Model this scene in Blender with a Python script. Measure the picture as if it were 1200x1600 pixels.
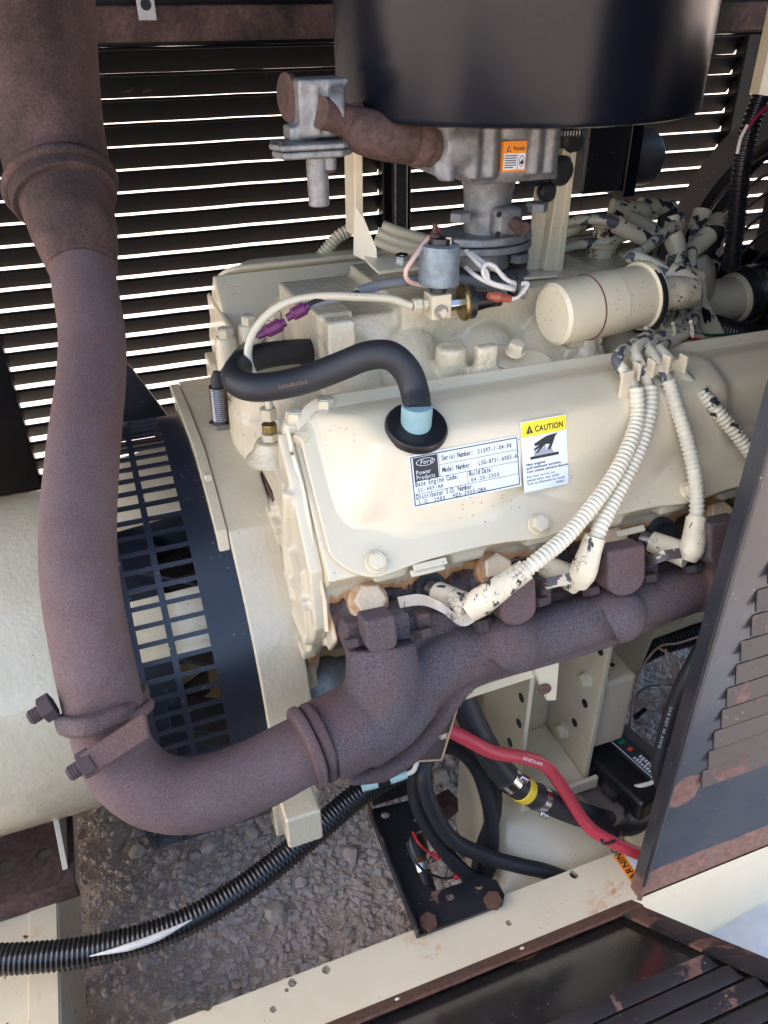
import bpy, bmesh, math, random
import numpy as np
from mathutils import Vector, Matrix, Quaternion

for o in list(bpy.data.objects):
    bpy.data.objects.remove(o)
SC = bpy.context.scene
COL = SC.collection
random.seed(7)
RNG = np.random.default_rng(7)

# ------------------------------------------------------------------ camera
# x runs along the crankshaft (to the right), y across the engine (away), z up; metres.
# The origin is the first head bolt of the near cylinder bank.
F_PX = 1215.0
_x = np.array([3900., -820., F_PX]); _x /= np.linalg.norm(_x)
_d = np.array([25., 1920., F_PX]); _d -= _x * (_x @ _d); _d /= np.linalg.norm(_d)
_y = np.cross(_x, _d)
if _y[2] < 0: _y = -_y
CM = np.array([_x, _y, -_d])
def _ray(px, py): return CM @ np.array([(px - 600) / F_PX, (py - 800) / F_PX, 1.0])
CP = -0.65 * _ray(575, 940)
def A(px, py, **k):
    """photo point -> place in the engine bay, on a known plane"""
    r = _ray(px, py)
    (a, v), = k.items()
    if a == 'd': p = CP + r * v
    elif a == 'pl':
        pt, n = np.array(v[0], float), np.array(v[1], float)
        p = CP + r * (((pt - CP) @ n) / (r @ n))
    else:
        i = 'xyz'.index(a); p = CP + r * ((v - CP[i]) / r[i])
    return Vector(p)

cam_d = bpy.data.cameras.new('camera')
cam = bpy.data.objects.new('camera', cam_d); COL.objects.link(cam)
cam_d.sensor_fit = 'VERTICAL'; cam_d.sensor_height = 24.0
cam_d.lens = 24.0 * F_PX / 1600.0
cam_d.clip_start = 0.02; cam_d.clip_end = 400
Rm = Matrix((CM[:, 0], -CM[:, 1], -CM[:, 2])).transposed()
cam.matrix_world = Matrix.Translation(Vector(CP)) @ Rm.to_4x4()
SC.camera = cam

# ------------------------------------------------------------------ light
SUN_EL, SUN_AZ = math.radians(50), math.radians(168)      # azimuth from +x towards +y: from the generator end
sdir = Vector((math.cos(SUN_EL) * math.cos(SUN_AZ), math.cos(SUN_EL) * math.sin(SUN_AZ), math.sin(SUN_EL)))
w = bpy.data.worlds.new('World'); SC.world = w; w.use_nodes = True
nt = w.node_tree
bg = nt.nodes['Background']
sky = nt.nodes.new('ShaderNodeTexSky'); sky.sky_type = 'NISHITA'; sky.sun_disc = False
sky.sun_elevation = SUN_EL; sky.sun_rotation = math.radians(90) - SUN_AZ
sky.air_density = 1.0; sky.dust_density = 3.0; sky.ozone_density = .9
nt.links.new(sky.outputs[0], bg.inputs[0]); bg.inputs[1].default_value = 0.15
sun_d = bpy.data.lights.new('sun', 'SUN'); sun_d.energy = 3.5; sun_d.angle = math.radians(0.55)
sun_d.color = (1.0, 0.95, 0.88)
sun = bpy.data.objects.new('sun', sun_d); COL.objects.link(sun)
sun.rotation_euler = sdir.to_track_quat('Z', 'Y').to_euler()
sun.location = (0, 0, 6)
SC.view_settings.view_transform = 'Standard'; SC.view_settings.look = 'None'
SC.view_settings.gamma = 1.0; SC.view_settings.use_curve_mapping = False
SC.view_settings.exposure = 2.15

# ------------------------------------------------------------------ materials
class NB:
    def __init__(s, name):
        s.m = bpy.data.materials.new(name); s.m.use_nodes = True
        s.t = s.m.node_tree; s.b = s.t.nodes['Principled BSDF']
        tc = s.n('ShaderNodeTexCoord'); oi = s.n('ShaderNodeObjectInfo')
        ml = s.n('ShaderNodeMath'); ml.operation = 'MULTIPLY'; ml.inputs[1].default_value = 7.0
        s.l(oi.outputs['Random'], ml.inputs[0])
        ad = s.n('ShaderNodeVectorMath'); ad.operation = 'ADD'
        s.l(tc.outputs['Object'], ad.inputs[0]); s.l(ml.outputs[0], ad.inputs[1])
        s.co = ad.outputs[0]
    def n(s, t): return s.t.nodes.new(t)
    def l(s, a, b): s.t.links.new(a, b)
    def noise(s, scale, detail=4, rough=.6, dist=0, stretch=None):
        k = s.n('ShaderNodeTexNoise'); k.inputs['Scale'].default_value = scale
        k.inputs['Detail'].default_value = detail; k.inputs['Roughness'].default_value = rough
        k.inputs['Distortion'].default_value = dist
        co = s.co
        if stretch:
            v = s.n('ShaderNodeVectorMath'); v.operation = 'MULTIPLY'; v.inputs[1].default_value = stretch
            s.l(co, v.inputs[0]); co = v.outputs[0]
        s.l(co, k.inputs['Vector']); return k.outputs['Fac']
    def voro(s, scale, feature='F1', out='Distance'):
        k = s.n('ShaderNodeTexVoronoi'); k.feature = feature; k.inputs['Scale'].default_value = scale
        s.l(s.co, k.inputs['Vector']); return k.outputs[out]
    def step(s, v, a, b, lo=0., hi=1.):
        k = s.n('ShaderNodeMapRange'); k.inputs[1].default_value = a; k.inputs[2].default_value = b
        k.inputs[3].default_value = lo; k.inputs[4].default_value = hi
        s.l(v, k.inputs[0]); return k.outputs[0]
    def math(s, op, a, b=None):
        k = s.n('ShaderNodeMath'); k.operation = op
        for i, v in enumerate((a, b)):
            if v is None: continue
            if isinstance(v, (int, float)): k.inputs[i].default_value = v
            else: s.l(v, k.inputs[i])
        return k.outputs[0]
    def attr(s, nm):
        k = s.n('ShaderNodeAttribute'); k.attribute_name = nm; return k.outputs['Fac']
    def mix(s, f, a, b):
        k = s.n('ShaderNodeMix'); k.data_type = 'RGBA'
        if isinstance(f, (int, float)): k.inputs[0].default_value = f
        else: s.l(f, k.inputs[0])
        for i, v in ((6, a), (7, b)):
            if isinstance(v, tuple): k.inputs[i].default_value = (*v[:3], 1)
            else: s.l(v, k.inputs[i])
        return k.outputs[2]
    def mixf(s, f, a, b):
        k = s.n('ShaderNodeMix'); k.data_type = 'FLOAT'
        s.l(f, k.inputs[0])
        for i, v in ((2, a), (3, b)):
            if isinstance(v, (int, float)): k.inputs[i].default_value = v
            else: s.l(v, k.inputs[i])
        return k.outputs[0]
    def bump(s, h, strength, dist=.001, prev=None):
        k = s.n('ShaderNodeBump'); k.inputs['Strength'].default_value = strength
        k.inputs['Distance'].default_value = dist
        s.l(h, k.inputs['Height'])
        if prev: s.l(prev, k.inputs['Normal'])
        return k.outputs[0]
    def done(s, col=None, rough=None, metal=None, normal=None, coat=0, spec=None):
        b = s.b
        if col is not None:
            if isinstance(col, tuple): b.inputs['Base Color'].default_value = (*col[:3], 1)
            else: s.l(col, b.inputs['Base Color'])
        if rough is not None:
            if isinstance(rough, (int, float)): b.inputs['Roughness'].default_value = rough
            else: s.l(rough, b.inputs['Roughness'])
        if metal is not None:
            if isinstance(metal, (int, float)): b.inputs['Metallic'].default_value = metal
            else: s.l(metal, b.inputs['Metallic'])
        if normal is not None: s.l(normal, b.inputs['Normal'])
        if coat: b.inputs['Coat Weight'].default_value = coat; b.inputs['Coat Roughness'].default_value = .12
        if spec is not None: b.inputs['Specular IOR Level'].default_value = spec
        return s.m

CREAM = (.67, .585, .425)
CREAM2 = (.63, .54, .375)
def cream(name, wave=.25, chips=0., rough=.28, cast=0., rust=False, specks=1., a=CREAM, b=CREAM2):
    n = NB(name)
    col = n.mix(n.step(n.noise(9, 3), .38, .68), a, b)
    col = n.mix(n.step(n.noise(30, 3, .6), .30, .85, 0, .12), col, (.46, .36, .23))
    if specks:
        sp = n.math('LESS_THAN', n.voro(190), .12)
        sp = n.math('MULTIPLY', sp, n.step(n.noise(17, 1), .57, .63))
        col = n.mix(n.math('MULTIPLY', sp, .85 * specks), col, (.07, .05, .035))
    rv = n.n('ShaderNodeValue'); rv.outputs[0].default_value = rough + .03; r = rv.outputs[0]
    h = n.noise(210 if not cast else 330, 1, .5)
    nr = n.bump(h, wave if wave > .4 else wave * .5, .0012)
    nr = n.bump(n.noise(42, 1, .5), wave * (.8 if wave > .4 else .15), .002, nr)
    if cast: nr = n.bump(n.noise(120, 2, .6), cast, .003, nr)
    if chips or rust:
        f = n.noise(75, 6, .65, .4)
        if rust:
            att = n.attr('rust')
            v = n.math('ADD', n.math('MULTIPLY', att, .85), n.math('MULTIPLY', f, .62))
            m1 = n.step(v, .60, .78); m2 = n.step(v, .86, .90)
        else:
            m1 = n.step(f, .70 - chips - .05, .70 - chips + .02); m2 = n.step(f, .70 - chips, .70 - chips + .012)
        stain = n.mix(n.noise(160, 4), (.42, .15, .035), (.60, .33, .12))
        col = n.mix(n.math('MULTIPLY', m1, .9 if rust else .6), col, stain)
        dk = n.mix(n.step(n.noise(190, 4), .4, .62), (.022, .016, .018), (.10, .045, .028))
        col = n.mix(m2, col, dk)
        r = n.mixf(m1, r, .8)
        nr = n.bump(n.math('SUBTRACT', 1.0, m2), .6, .001, nr)
    return n.done(col, r, 0, nr, coat=.35)

def rusty(name, a=(.108, .063, .060), b=(.156, .115, .120), c=(.21, .085, .045), scale=760, amt=.5, rough=.82, bump=.55):
    n = NB(name)
    f1 = n.step(n.noise(scale, 3, .6), .34, .70)
    col = n.mix(f1, a, b)
    col = n.mix(n.step(n.noise(11, 4, .6), .42, .66), col, n.mix(f1, (.088, .045, .04), (.14, .085, .078)))
    col = n.mix(n.math('MULTIPLY', n.step(n.noise(130, 4, .7), .60, .70), amt), col, c)
    col = n.mix(n.math('MULTIPLY', n.step(n.noise(6, 5, .7, .6), .50, .72), .55), col, n.mix(f1, tuple(x * .55 for x in a), tuple(x * .62 for x in b)))
    col = n.mix(n.math('MULTIPLY', n.step(n.noise(38, 5, .75, .3), .60, .74), .45 * amt / .5), col, n.mix(f1, c, tuple(x * .7 for x in c)))
    nr = n.bump(n.noise(scale * .9, 3, .6), bump, .0012)
    nr = n.bump(n.noise(70, 3), .35, .002, nr)
    return n.done(col, rough, 0.0, nr, spec=.35)

def blackpaint(name, rough=.3, rust=0., base=(.012, .013, .017), attr=False, dust=.35, rcol=(.11, .052, .036), specks=.5, spec=.5):
    n = NB(name)
    col = n.mix(n.step(n.noise(14, 4), .4, .75, 0, dust), base, (.06, .055, .055))
    rv = n.n('ShaderNodeValue'); rv.outputs[0].default_value = rough + .02; r = rv.outputs[0]
    sp = n.math('MULTIPLY', n.math('LESS_THAN', n.voro(130), .11), n.step(n.noise(33, 2), .5, .56))
    if specks: col = n.mix(n.math('MULTIPLY', sp, specks), col, (.4, .36, .3))
    nr = n.bump(n.noise(160, 2), .06 if specks > .2 else .0, .001)
    if rust or attr:
        f = n.noise(16, 6, .62, .5)
        if attr:
            v = n.math('ADD', n.math('MULTIPLY', n.attr('rust'), .8), n.math('MULTIPLY', f, .55))
            m = n.step(v, .60, .635)
        else: m = n.step(f, .72 - rust, .745 - rust)
        rc = n.mix(n.step(n.noise(120, 5, .7), .35, .7), rcol, tuple(min(1, x * 2.0) for x in rcol))
        col = n.mix(m, col, rc); r = n.mixf(m, r, .85)
        nr = n.bump(n.math('MULTIPLY', m, n.noise(200, 3)), .6, .001, nr)
    return n.done(col, r, 0, nr, spec=spec)

def simple(name, col, rough=.5, metal=0, bump=0, bscale=200, var=.25):
    n = NB(name)
    c = n.mix(n.step(n.noise(55, 4, .65), .35, .75, 0, var), col, tuple(x * .45 for x in col))
    nr = n.bump(n.noise(bscale, 3), bump, .001) if bump else None
    return n.done(c, rough, metal, nr)

def chipped(name, a=(.66, .59, .44), b=(.075, .078, .09), th=.5, scale=55, crack=False):
    n = NB(name)
    f = n.noise(scale, 5, .62, .6)
    m = n.step(f, th, th + .012)
    if crack:
        e = n.step(n.voro(240, 'DISTANCE_TO_EDGE'), .02, .05, 1, 0)
        e = n.math('MULTIPLY', e, n.math('MULTIPLY', n.step(n.noise(40, 2), .55, .58), n.step(n.noise(170, 3), .42, .5)))
        m = n.math('MAXIMUM', m, e)
    col = n.mix(m, n.mix(n.step(n.noise(40), .4, .7), a, tuple(x * .82 for x in a)), b)
    nr = n.bump(n.math('SUBTRACT', 1., m), .5, .0008)
    return n.done(col, n.mixf(m, .38, .6), 0, nr)

def castmetal(name, a=(.17, .172, .175), b=(.28, .28, .28)):
    n = NB(name)
    col = n.mix(n.step(n.noise(80, 5, .7), .38, .65), a, b)
    col = n.mix(n.step(n.noise(25, 5, .7), .52, .72, 0, .75), col, (.085, .07, .062))
    nr = n.bump(n.noise(300, 3), .35, .001)
    return n.done(col, .55, .55, nr)

M = {}
M['cream'] = cream('cream_enamel', chips=.0)
M['cream_thick'] = cream('cream_enamel_thick', wave=.45, rough=.13, specks=.6, a=(.67, .575, .41), b=(.63, .53, .365))
M['cream_cast'] = cream('cream_enamel_on_casting', wave=.5, cast=.55, rough=.24)
M['cream_rust'] = cream('cream_enamel_rusting', wave=.35, rust=True, rough=.26)
M['cream_chip'] = cream('cream_enamel_chipped', chips=.05, wave=.2)
M['cream_flat'] = cream('cream_enamel_weathered', wave=.12, rough=.42, rust=True, specks=1.)
M['pipe'] = rusty('rusted_pipe_steel')
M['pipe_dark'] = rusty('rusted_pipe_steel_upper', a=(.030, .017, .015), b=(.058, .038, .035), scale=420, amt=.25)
M['manifold'] = rusty('rusted_cast_iron', a=(.052, .039, .042), b=(.128, .108, .120), c=(.13, .07, .055), scale=700, amt=.6, bump=.7)
M['header_brown'] = rusty('scorched_header_paint', a=(.012, .008, .008), b=(.028, .02, .018), c=(.07, .05, .045), scale=160, amt=.5)
M['rust'] = rusty('red_brown_rust', a=(.12, .055, .035), b=(.20, .095, .06), c=(.33, .14, .05), scale=200, amt=.6)
M['black'] = blackpaint('black_gloss_paint', .28)
_c = NB('black_satin_canister_paint'); M['black_can'] = _c.done(_c.mix(_c.step(_c.noise(60, 4, .7), .55, .8, 0, .25), (.004, .005, .010), (.02, .019, .018)), .27, 0, None, spec=.32)
M['black_rust'] = blackpaint('black_paint_rust_patches', .3, rust=.14)
M['black_wall'] = blackpaint('black_louvre_paint', .40, rust=.06, rcol=(.03, .018, .015), base=(.004, .004, .005), specks=.05, dust=.06, spec=.14)
M['door'] = blackpaint('black_door_paint', .13, attr=True, base=(.02, .019, .018), dust=.5, rcol=(.13, .055, .03))
M['panel'] = blackpaint('black_panel_paint', .26, attr=True, base=(.022, .023, .03), dust=.6, rcol=(.12, .065, .05))
M['louvre_rust'] = blackpaint('black_louvre_mostly_rust', .35, rust=.16, base=(.025, .022, .024), rcol=(.10, .055, .045))
M['cage'] = blackpaint('black_grille_paint', .33, base=(.014, .017, .028), dust=.2)
M['rubber'] = simple('black_rubber', (.016, .017, .021), .55, 0, .1)
M['plastic'] = simple('black_plastic', (.012, .012, .014), .34)
M['loom'] = simple('black_loom_plastic', (.011, .011, .013), .30)
M['alu'] = castmetal('grey_cast_alloy')
M['zinc'] = castmetal('blue_grey_zinc', (.19, .225, .25), (.28, .325, .35))
M['steel'] = simple('bright_steel', (.55, .55, .54), .25, 1)
M['dull_steel'] = simple('dull_threaded_steel', (.28, .27, .27), .38, 1)
M['brass'] = simple('brass', (.36, .27, .12), .4, 1)
M['pipe_fit'] = rusty('brown_rusted_fitting', a=(.05, .028, .024), b=(.085, .05, .042), scale=180, amt=.35)
M['red'] = simple('red_cable_rubber', (.52, .045, .065), .42)
M['redwire'] = simple('red_wire', (.55, .02, .03), .4)
M['purple'] = simple('purple_nylon', (.13, .02, .09), .35)
M['blue'] = simple('light_blue_rubber', (.23, .38, .41), .5)
M['whitewire'] = simple('white_wire', (.72, .68, .62), .45)
M['pinkwire'] = simple('pale_pink_wire', (.62, .42, .36), .5)
M['greywire'] = simple('grey_wire', (.21, .21, .22), .5)
M['yellow'] = simple('yellow_paint_band', (.75, .53, .03), .5)
M['white'] = simple('white_label_film', (.74, .78, .84), .42, var=.06)
M['silver'] = simple('silver_label_foil', (.66, .70, .74), .38, .0, .25, 60, .10)
M['ylabel'] = simple('yellow_label_print', (.83, .66, .02), .42, var=.04)
M['orange'] = simple('orange_label_print', (.86, .27, .02), .45, var=.05)
M['ink'] = simple('black_print', (.012, .012, .014), .5, var=0)
M['inkgrey'] = simple('grey_print', (.32, .34, .38), .5, var=0)
M['wire'] = chipped('flaking_cream_over_grey_lead', th=.53, scale=52)
M['boot'] = chipped('cracked_cream_boot', a=(.64, .56, .41), b=(.03, .03, .033), th=.60, scale=60, crack=True)
M['boot2'] = chipped('cream_boot_chipped_black', a=(.62, .53, .38), b=(.022, .022, .025), th=.585, scale=42)
M['conduit'] = chipped('cream_painted_conduit', a=(.68, .62, .48), b=(.05, .05, .06), th=.69, scale=75)
M['flake'] = chipped('brown_shield_flaking_cream', a=(.09, .065, .06), b=(.55, .46, .33), th=.56, scale=40)
M['cyan'] = simple('pale_teal_nylon', (.40, .58, .56), .4)
M['dark'] = simple('dark_interior', (.01, .01, .012), .7)
M['wood'] = simple('grey_board', (.16, .135, .115), .7)
M['rock'] = None

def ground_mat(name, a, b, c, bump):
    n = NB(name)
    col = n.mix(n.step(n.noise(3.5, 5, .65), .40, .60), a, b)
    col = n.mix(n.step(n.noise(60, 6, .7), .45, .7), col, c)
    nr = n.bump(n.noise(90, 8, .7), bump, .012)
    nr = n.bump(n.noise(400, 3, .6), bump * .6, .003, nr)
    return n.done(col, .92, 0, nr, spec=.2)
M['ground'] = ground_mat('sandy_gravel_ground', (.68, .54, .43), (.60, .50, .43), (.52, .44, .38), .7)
def rock_mat():
    n = NB('grey_gravel')
    k = n.attr('tone')
    col = n.mix(k, (.62, .50, .42), (.54, .51, .50))
    col = n.mix(n.step(n.attr('tone2'), 0, 1), col, (.68, .62, .57))
    col = n.mix(n.step(n.noise(70, 5, .7), .4, .75, 0, .4), col, (.28, .245, .23))
    return n.done(col, .85, 0, n.bump(n.noise(230, 4), .5, .002), spec=.3)
M['rock'] = rock_mat()

# ------------------------------------------------------------------ mesh helpers
def V(*a): return Vector(a)
def frame(d):
    d = Vector(d).normalized()
    u = d.cross(V(0, 0, 1))
    if u.length < 1e-4: u = d.cross(V(1, 0, 0))
    u.normalize(); return u, d.cross(u).normalized(), d
def spline(P, n=8):
    P = [Vector(p) for p in P]
    if len(P) == 2: return [P[0].lerp(P[1], i / n) for i in range(n + 1)]
    out = []
    for i in range(len(P) - 1):
        p0 = P[i - 1] if i else P[0] * 2 - P[1]
        p1, p2 = P[i], P[i + 1]
        p3 = P[i + 2] if i + 2 < len(P) else P[-1] * 2 - P[-2]
        for k in range(n):
            t = k / n
            out.append(.5 * ((2 * p1) + (p2 - p0) * t + (2 * p0 - 5 * p1 + 4 * p2 - p3) * t * t + (3 * p1 - p0 - 3 * p2 + p3) * t ** 3))
    out.append(P[-1]); return out
def resample(P, step):
    L = [0]
    for a, b in zip(P, P[1:]): L.append(L[-1] + (b - a).length)
    n = max(2, int(round(L[-1] / step))); out = []; j = 0
    for i in range(n + 1):
        s = L[-1] * i / n
        while j < len(P) - 2 and L[j + 1] < s: j += 1
        d = L[j + 1] - L[j]
        out.append(P[j].lerp(P[j + 1], (s - L[j]) / d if d else 0))
    return out

class MB:
    def __init__(s): s.v = []; s.f = []
    def add(s, vs, fs):
        o = len(s.v); s.v += [Vector(v) for v in vs]; s.f += [[i + o for i in f] for f in fs]; return s
    def loops(s, L, cap=True, close=True):
        n = len(L[0]); vs = [p for l in L for p in l]; fs = []
        for i in range(len(L) - 1):
            for k in range(n if close else n - 1):
                a = i * n + k; b = i * n + (k + 1) % n
                fs.append([a, b, b + n, a + n])
        if cap: fs.append(list(range(n))[::-1]); fs.append([(len(L) - 1) * n + k for k in range(n)])
        return s.add(vs, fs)
    def tube(s, pts, r, seg=14, n=8, smooth=True, corr=None, cap=True, flat=None):
        P = spline(pts, n) if smooth else [Vector(p) for p in pts]
        if isinstance(r, (list, tuple)):
            m = len(P) - 1
            R = [float(np.interp(i / m * (len(r) - 1), range(len(r)), r)) for i in range(len(P))]
        else: R = [r] * len(P)
        if corr:
            pitch, amp = corr
            r0 = R[0]; P = resample(P, pitch / 4); R = [r0 + (amp if (i % 4) in (1, 2) else 0) for i in range(len(P))]
        T = []
        for i in range(len(P)):
            a = P[max(0, i - 1)]; b = P[min(len(P) - 1, i + 1)]; d = b - a
            T.append(d.normalized() if d.length > 1e-9 else (T[-1] if T else V(0, 0, 1)))
        u = frame(T[0])[0]; L = []
        for i in range(len(P)):
            u = (u - T[i] * u.dot(T[i])).normalized(); w_ = T[i].cross(u)
            L.append([P[i] + (u * math.cos(2 * math.pi * k / seg) + w_ * math.sin(2 * math.pi * k / seg) * (flat or 1)) * R[i] for k in range(seg)])
        return s.loops(L, cap)
    def lathe(s, prof, org, axis, seg=32, cap=True):
        u, w_, d = frame(axis); org = Vector(org)
        return s.loops([[org + d * a + (u * math.cos(2 * math.pi * k / seg) + w_ * math.sin(2 * math.pi * k / seg)) * max(r, 1e-5) for k in range(seg)] for a, r in prof], cap)
    def prism(s, pts, ext):
        pts = [Vector(p) for p in pts]; e = Vector(ext)
        return s.loops([pts, [p + e for p in pts]])
    def box(s, c, size, ax=None):
        c = Vector(c); ax = ax or (V(1, 0, 0), V(0, 1, 0), V(0, 0, 1))
        h = [Vector(a) * (d / 2) for a, d in zip(ax, size)]
        q = [c - h[0] - h[1] - h[2], c + h[0] - h[1] - h[2], c + h[0] + h[1] - h[2], c - h[0] + h[1] - h[2]]
        return s.prism(q, h[2] * 2)
    def bb(s, lo, hi):
        lo, hi = Vector(lo), Vector(hi); return s.box((lo + hi) / 2, hi - lo)
    def sheet(s, rows, th, nrm=None):
        """open strip of rows of points given a thickness"""
        n = len(rows[0]); m = len(rows)
        P = np.array([[list(p) for p in r] for r in rows], float)
        du = np.gradient(P, axis=0); dv = np.gradient(P, axis=1)
        N = np.cross(du, dv); N /= (np.linalg.norm(N, axis=2, keepdims=True) + 1e-12)
        Q = P + N * th
        vs = [Vector(p) for p in P.reshape(-1, 3)] + [Vector(p) for p in Q.reshape(-1, 3)]
        o = m * n; fs = []
        for i in range(m - 1):
            for k in range(n - 1):
                a = i * n + k
                fs.append([a, a + 1, a + n + 1, a + n]); fs.append([o + a, o + a + n, o + a + n + 1, o + a + 1])
        for i in range(m - 1):
            a = i * n; fs.append([a, a + n, o + a + n, o + a]); a = i * n + n - 1; fs.append([a, o + a, o + a + n, a + n])
        for k in range(n - 1):
            fs.append([k, o + k, o + k + 1, k + 1]); a = (m - 1) * n + k; fs.append([a, a + 1, o + a + 1, o + a])
        return s.add(vs, fs)
    def ring_tube(s, c, axis, R, r, seg=48, rs=8, a0=0, a1=2 * math.pi):
        u, w_, d = frame(axis); c = Vector(c); full = abs(a1 - a0 - 2 * math.pi) < 1e-6; L = []
        for i in range(seg if full else seg + 1):
            t = a0 + (a1 - a0) * i / seg; e = u * math.cos(t) + w_ * math.sin(t)
            L.append([c + e * (R + r * math.cos(2 * math.pi * k / rs)) + d * (r * math.sin(2 * math.pi * k / rs)) for k in range(rs)])
        if full: L.append(L[0]); return s.loops(L, False)
        return s.loops(L)
    def mesh(s, name):
        me = bpy.data.meshes.new(name)
        me.from_pydata([tuple(v) for v in s.v], [], s.f); me.validate()
        b = bmesh.new(); b.from_mesh(me); bmesh.ops.remove_doubles(b, verts=b.verts, dist=1e-7)
        bmesh.ops.recalc_face_normals(b, faces=b.faces); b.to_mesh(me); b.free()
        return me
    def build(s, name, mat, parent=None, bevel=0, seg=2, smooth=35, remesh=0, sm=4, smf=.5, disp=None):
        me = s.mesh(name)
        return finish(me, name, mat, parent, bevel, seg, smooth, remesh, sm, smf, disp)

def finish(me, name, mat, parent=None, bevel=0, seg=2, smooth=35, remesh=0, sm=4, smf=.5, disp=None):
    me.materials.append(M[mat] if isinstance(mat, str) else mat)
    if smooth and not remesh:
        me.polygons.foreach_set('use_smooth', [True] * len(me.polygons))
        me.set_sharp_from_angle(angle=math.radians(smooth))
    o = bpy.data.objects.new(name, me); COL.objects.link(o)
    if bevel:
        m = o.modifiers.new('edge', 'BEVEL'); m.width = bevel; m.segments = seg; m.limit_method = 'ANGLE'
        m.angle_limit = math.radians(28); m.harden_normals = True
    if remesh:
        m = o.modifiers.new('cast', 'REMESH'); m.mode = 'VOXEL'; m.voxel_size = remesh; m.use_smooth_shade = True
        m = o.modifiers.new('soft', 'SMOOTH'); m.factor = smf; m.iterations = sm
        dg = bpy.context.evaluated_depsgraph_get(); dg.update()
        me2 = bpy.data.meshes.new_from_object(o.evaluated_get(dg)); o.modifiers.clear(); o.data = me2
    if parent: o.parent = parent
    return o

def tag(o, label, cat=None, group=None, kind=None):
    if label: o['label'] = label
    if cat: o['category'] = cat
    if group: o['group'] = group
    if kind: o['kind'] = kind
    return o
def thing(name, label, cat, group=None):
    o = bpy.data.objects.new(name, None); COL.objects.link(o); o.empty_display_size = .02
    return tag(o, label, cat, group)

def rust_attr(o, fn):
    me = o.data; a = me.attributes.new('rust', 'FLOAT', 'POINT')
    co = np.empty(len(me.vertices) * 3); me.vertices.foreach_get('co', co)
    a.data.foreach_set('value', np.clip(fn(co.reshape(-1, 3)), 0, 1).astype(np.float32))

_bolt = {}
def bolt_mesh(kind, mat):
    k = (kind, mat)
    if k in _bolt: return _bolt[k]
    b = MB()
    if kind in ('hex', 'flange'):
        if kind == 'flange':
            b.lathe([(0, .98), (.12, 1.0), (.2, .9)], (0, 0, 0), (0, 0, 1), 24)
            z0 = .16; r = .80
        else: z0 = 0; r = 1.0
        def hexl(z, r_): return [V(r_ * math.cos(math.pi / 3 * i), r_ * math.sin(math.pi / 3 * i), z) for i in range(6)]
        b.loops([hexl(z0, r), hexl(z0 + .62, r), hexl(z0 + .72, r * .86)])
        if kind == 'flange': b.lathe([(z0 + .7, .5), (z0 + .76, .46)], (0, 0, 0), (0, 0, 1), 16)
    elif kind == 'nut':
        def hexl(z, r_): return [V(r_ * math.cos(math.pi / 3 * i), r_ * math.sin(math.pi / 3 * i), z) for i in range(6)]
        b.loops([hexl(0, .92), hexl(.06, 1), hexl(.75, 1), hexl(.82, .9)])
        b.lathe([(.7, .55)] + [(0.8 + i * .09, .52 + .05 * (i % 2)) for i in range(9)] + [(1.65, .4)], (0, 0, 0), (0, 0, 1), 14)
    elif kind == 'round':
        b.lathe([(0, 1.0), (.25, .98), (.5, .7), (.58, .3), (.6, 0.01)], (0, 0, 0), (0, 0, 1), 16)
    me = b.mesh('bolt'); me.materials.append(M[mat])
    me.polygons.foreach_set('use_smooth', [True] * len(me.polygons)); me.set_sharp_from_angle(angle=math.radians(30))
    _bolt[k] = me; return me
def bolt(parent, p, axis, r, mat='cream', kind='hex', name='bolt', spin=None, h=1.0):
    o = bpy.data.objects.new(name, bolt_mesh(kind, mat)); COL.objects.link(o)
    q = Vector(axis).to_track_quat('Z', 'Y')
    q = q @ Quaternion((0, 0, 1), random.uniform(0, 1.0) if spin is None else spin)
    o.rotation_mode = 'QUATERNION'; o.rotation_quaternion = q; o.location = Vector(p); o.scale = (r, r, r * h)
    if parent: o.parent = parent
    return o

# flat print -------------------------------------------------------
_glyph = {}
def glyph(ch, bold):
    k = (ch, bold)
    if k not in _glyph:
        cu = bpy.data.curves.new('g', 'FONT'); cu.body = ch; cu.size = 1; cu.offset = bold; cu.resolution_u = 3
        ob = bpy.data.objects.new('g', cu); COL.objects.link(ob)
        dg = bpy.context.evaluated_depsgraph_get()
        me = bpy.data.meshes.new_from_object(ob.evaluated_get(dg))
        vs = [v.co.copy() for v in me.vertices]; fs = [list(p.vertices) for p in me.polygons]
        bpy.data.objects.remove(ob); bpy.data.meshes.remove(me)
        cu2 = bpy.data.curves.new('g', 'FONT'); _glyph[k] = (vs, fs)
    return _glyph[k]
_adv = {}
def advance(ch, bold):
    vs, _ = glyph(ch, bold)
    if ch == ' ' or not vs: return .30
    return max(v.x for v in vs) + .07
def put_text(mb, s, at, right, up, size, bold=0., mono=None, sx=1.0):
    """at: lower-left of the line; mono: fixed pitch in units of size"""
    x = 0; right = Vector(right); up = Vector(up)
    for ch in s:
        if ch != ' ':
            vs, fs = glyph(ch, bold)
            off = 0
            if mono and vs:
                w0 = min(v.x for v in vs); w1 = max(v.x for v in vs); off = (mono - (w1 - w0) * sx) / 2 - w0 * sx
            mb.add([at + right * ((x + off + v.x * sx) * size) + up * (v.y * size) for v in vs], fs)
        x += mono if mono else advance(ch, bold) * sx
    return x * size
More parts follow.
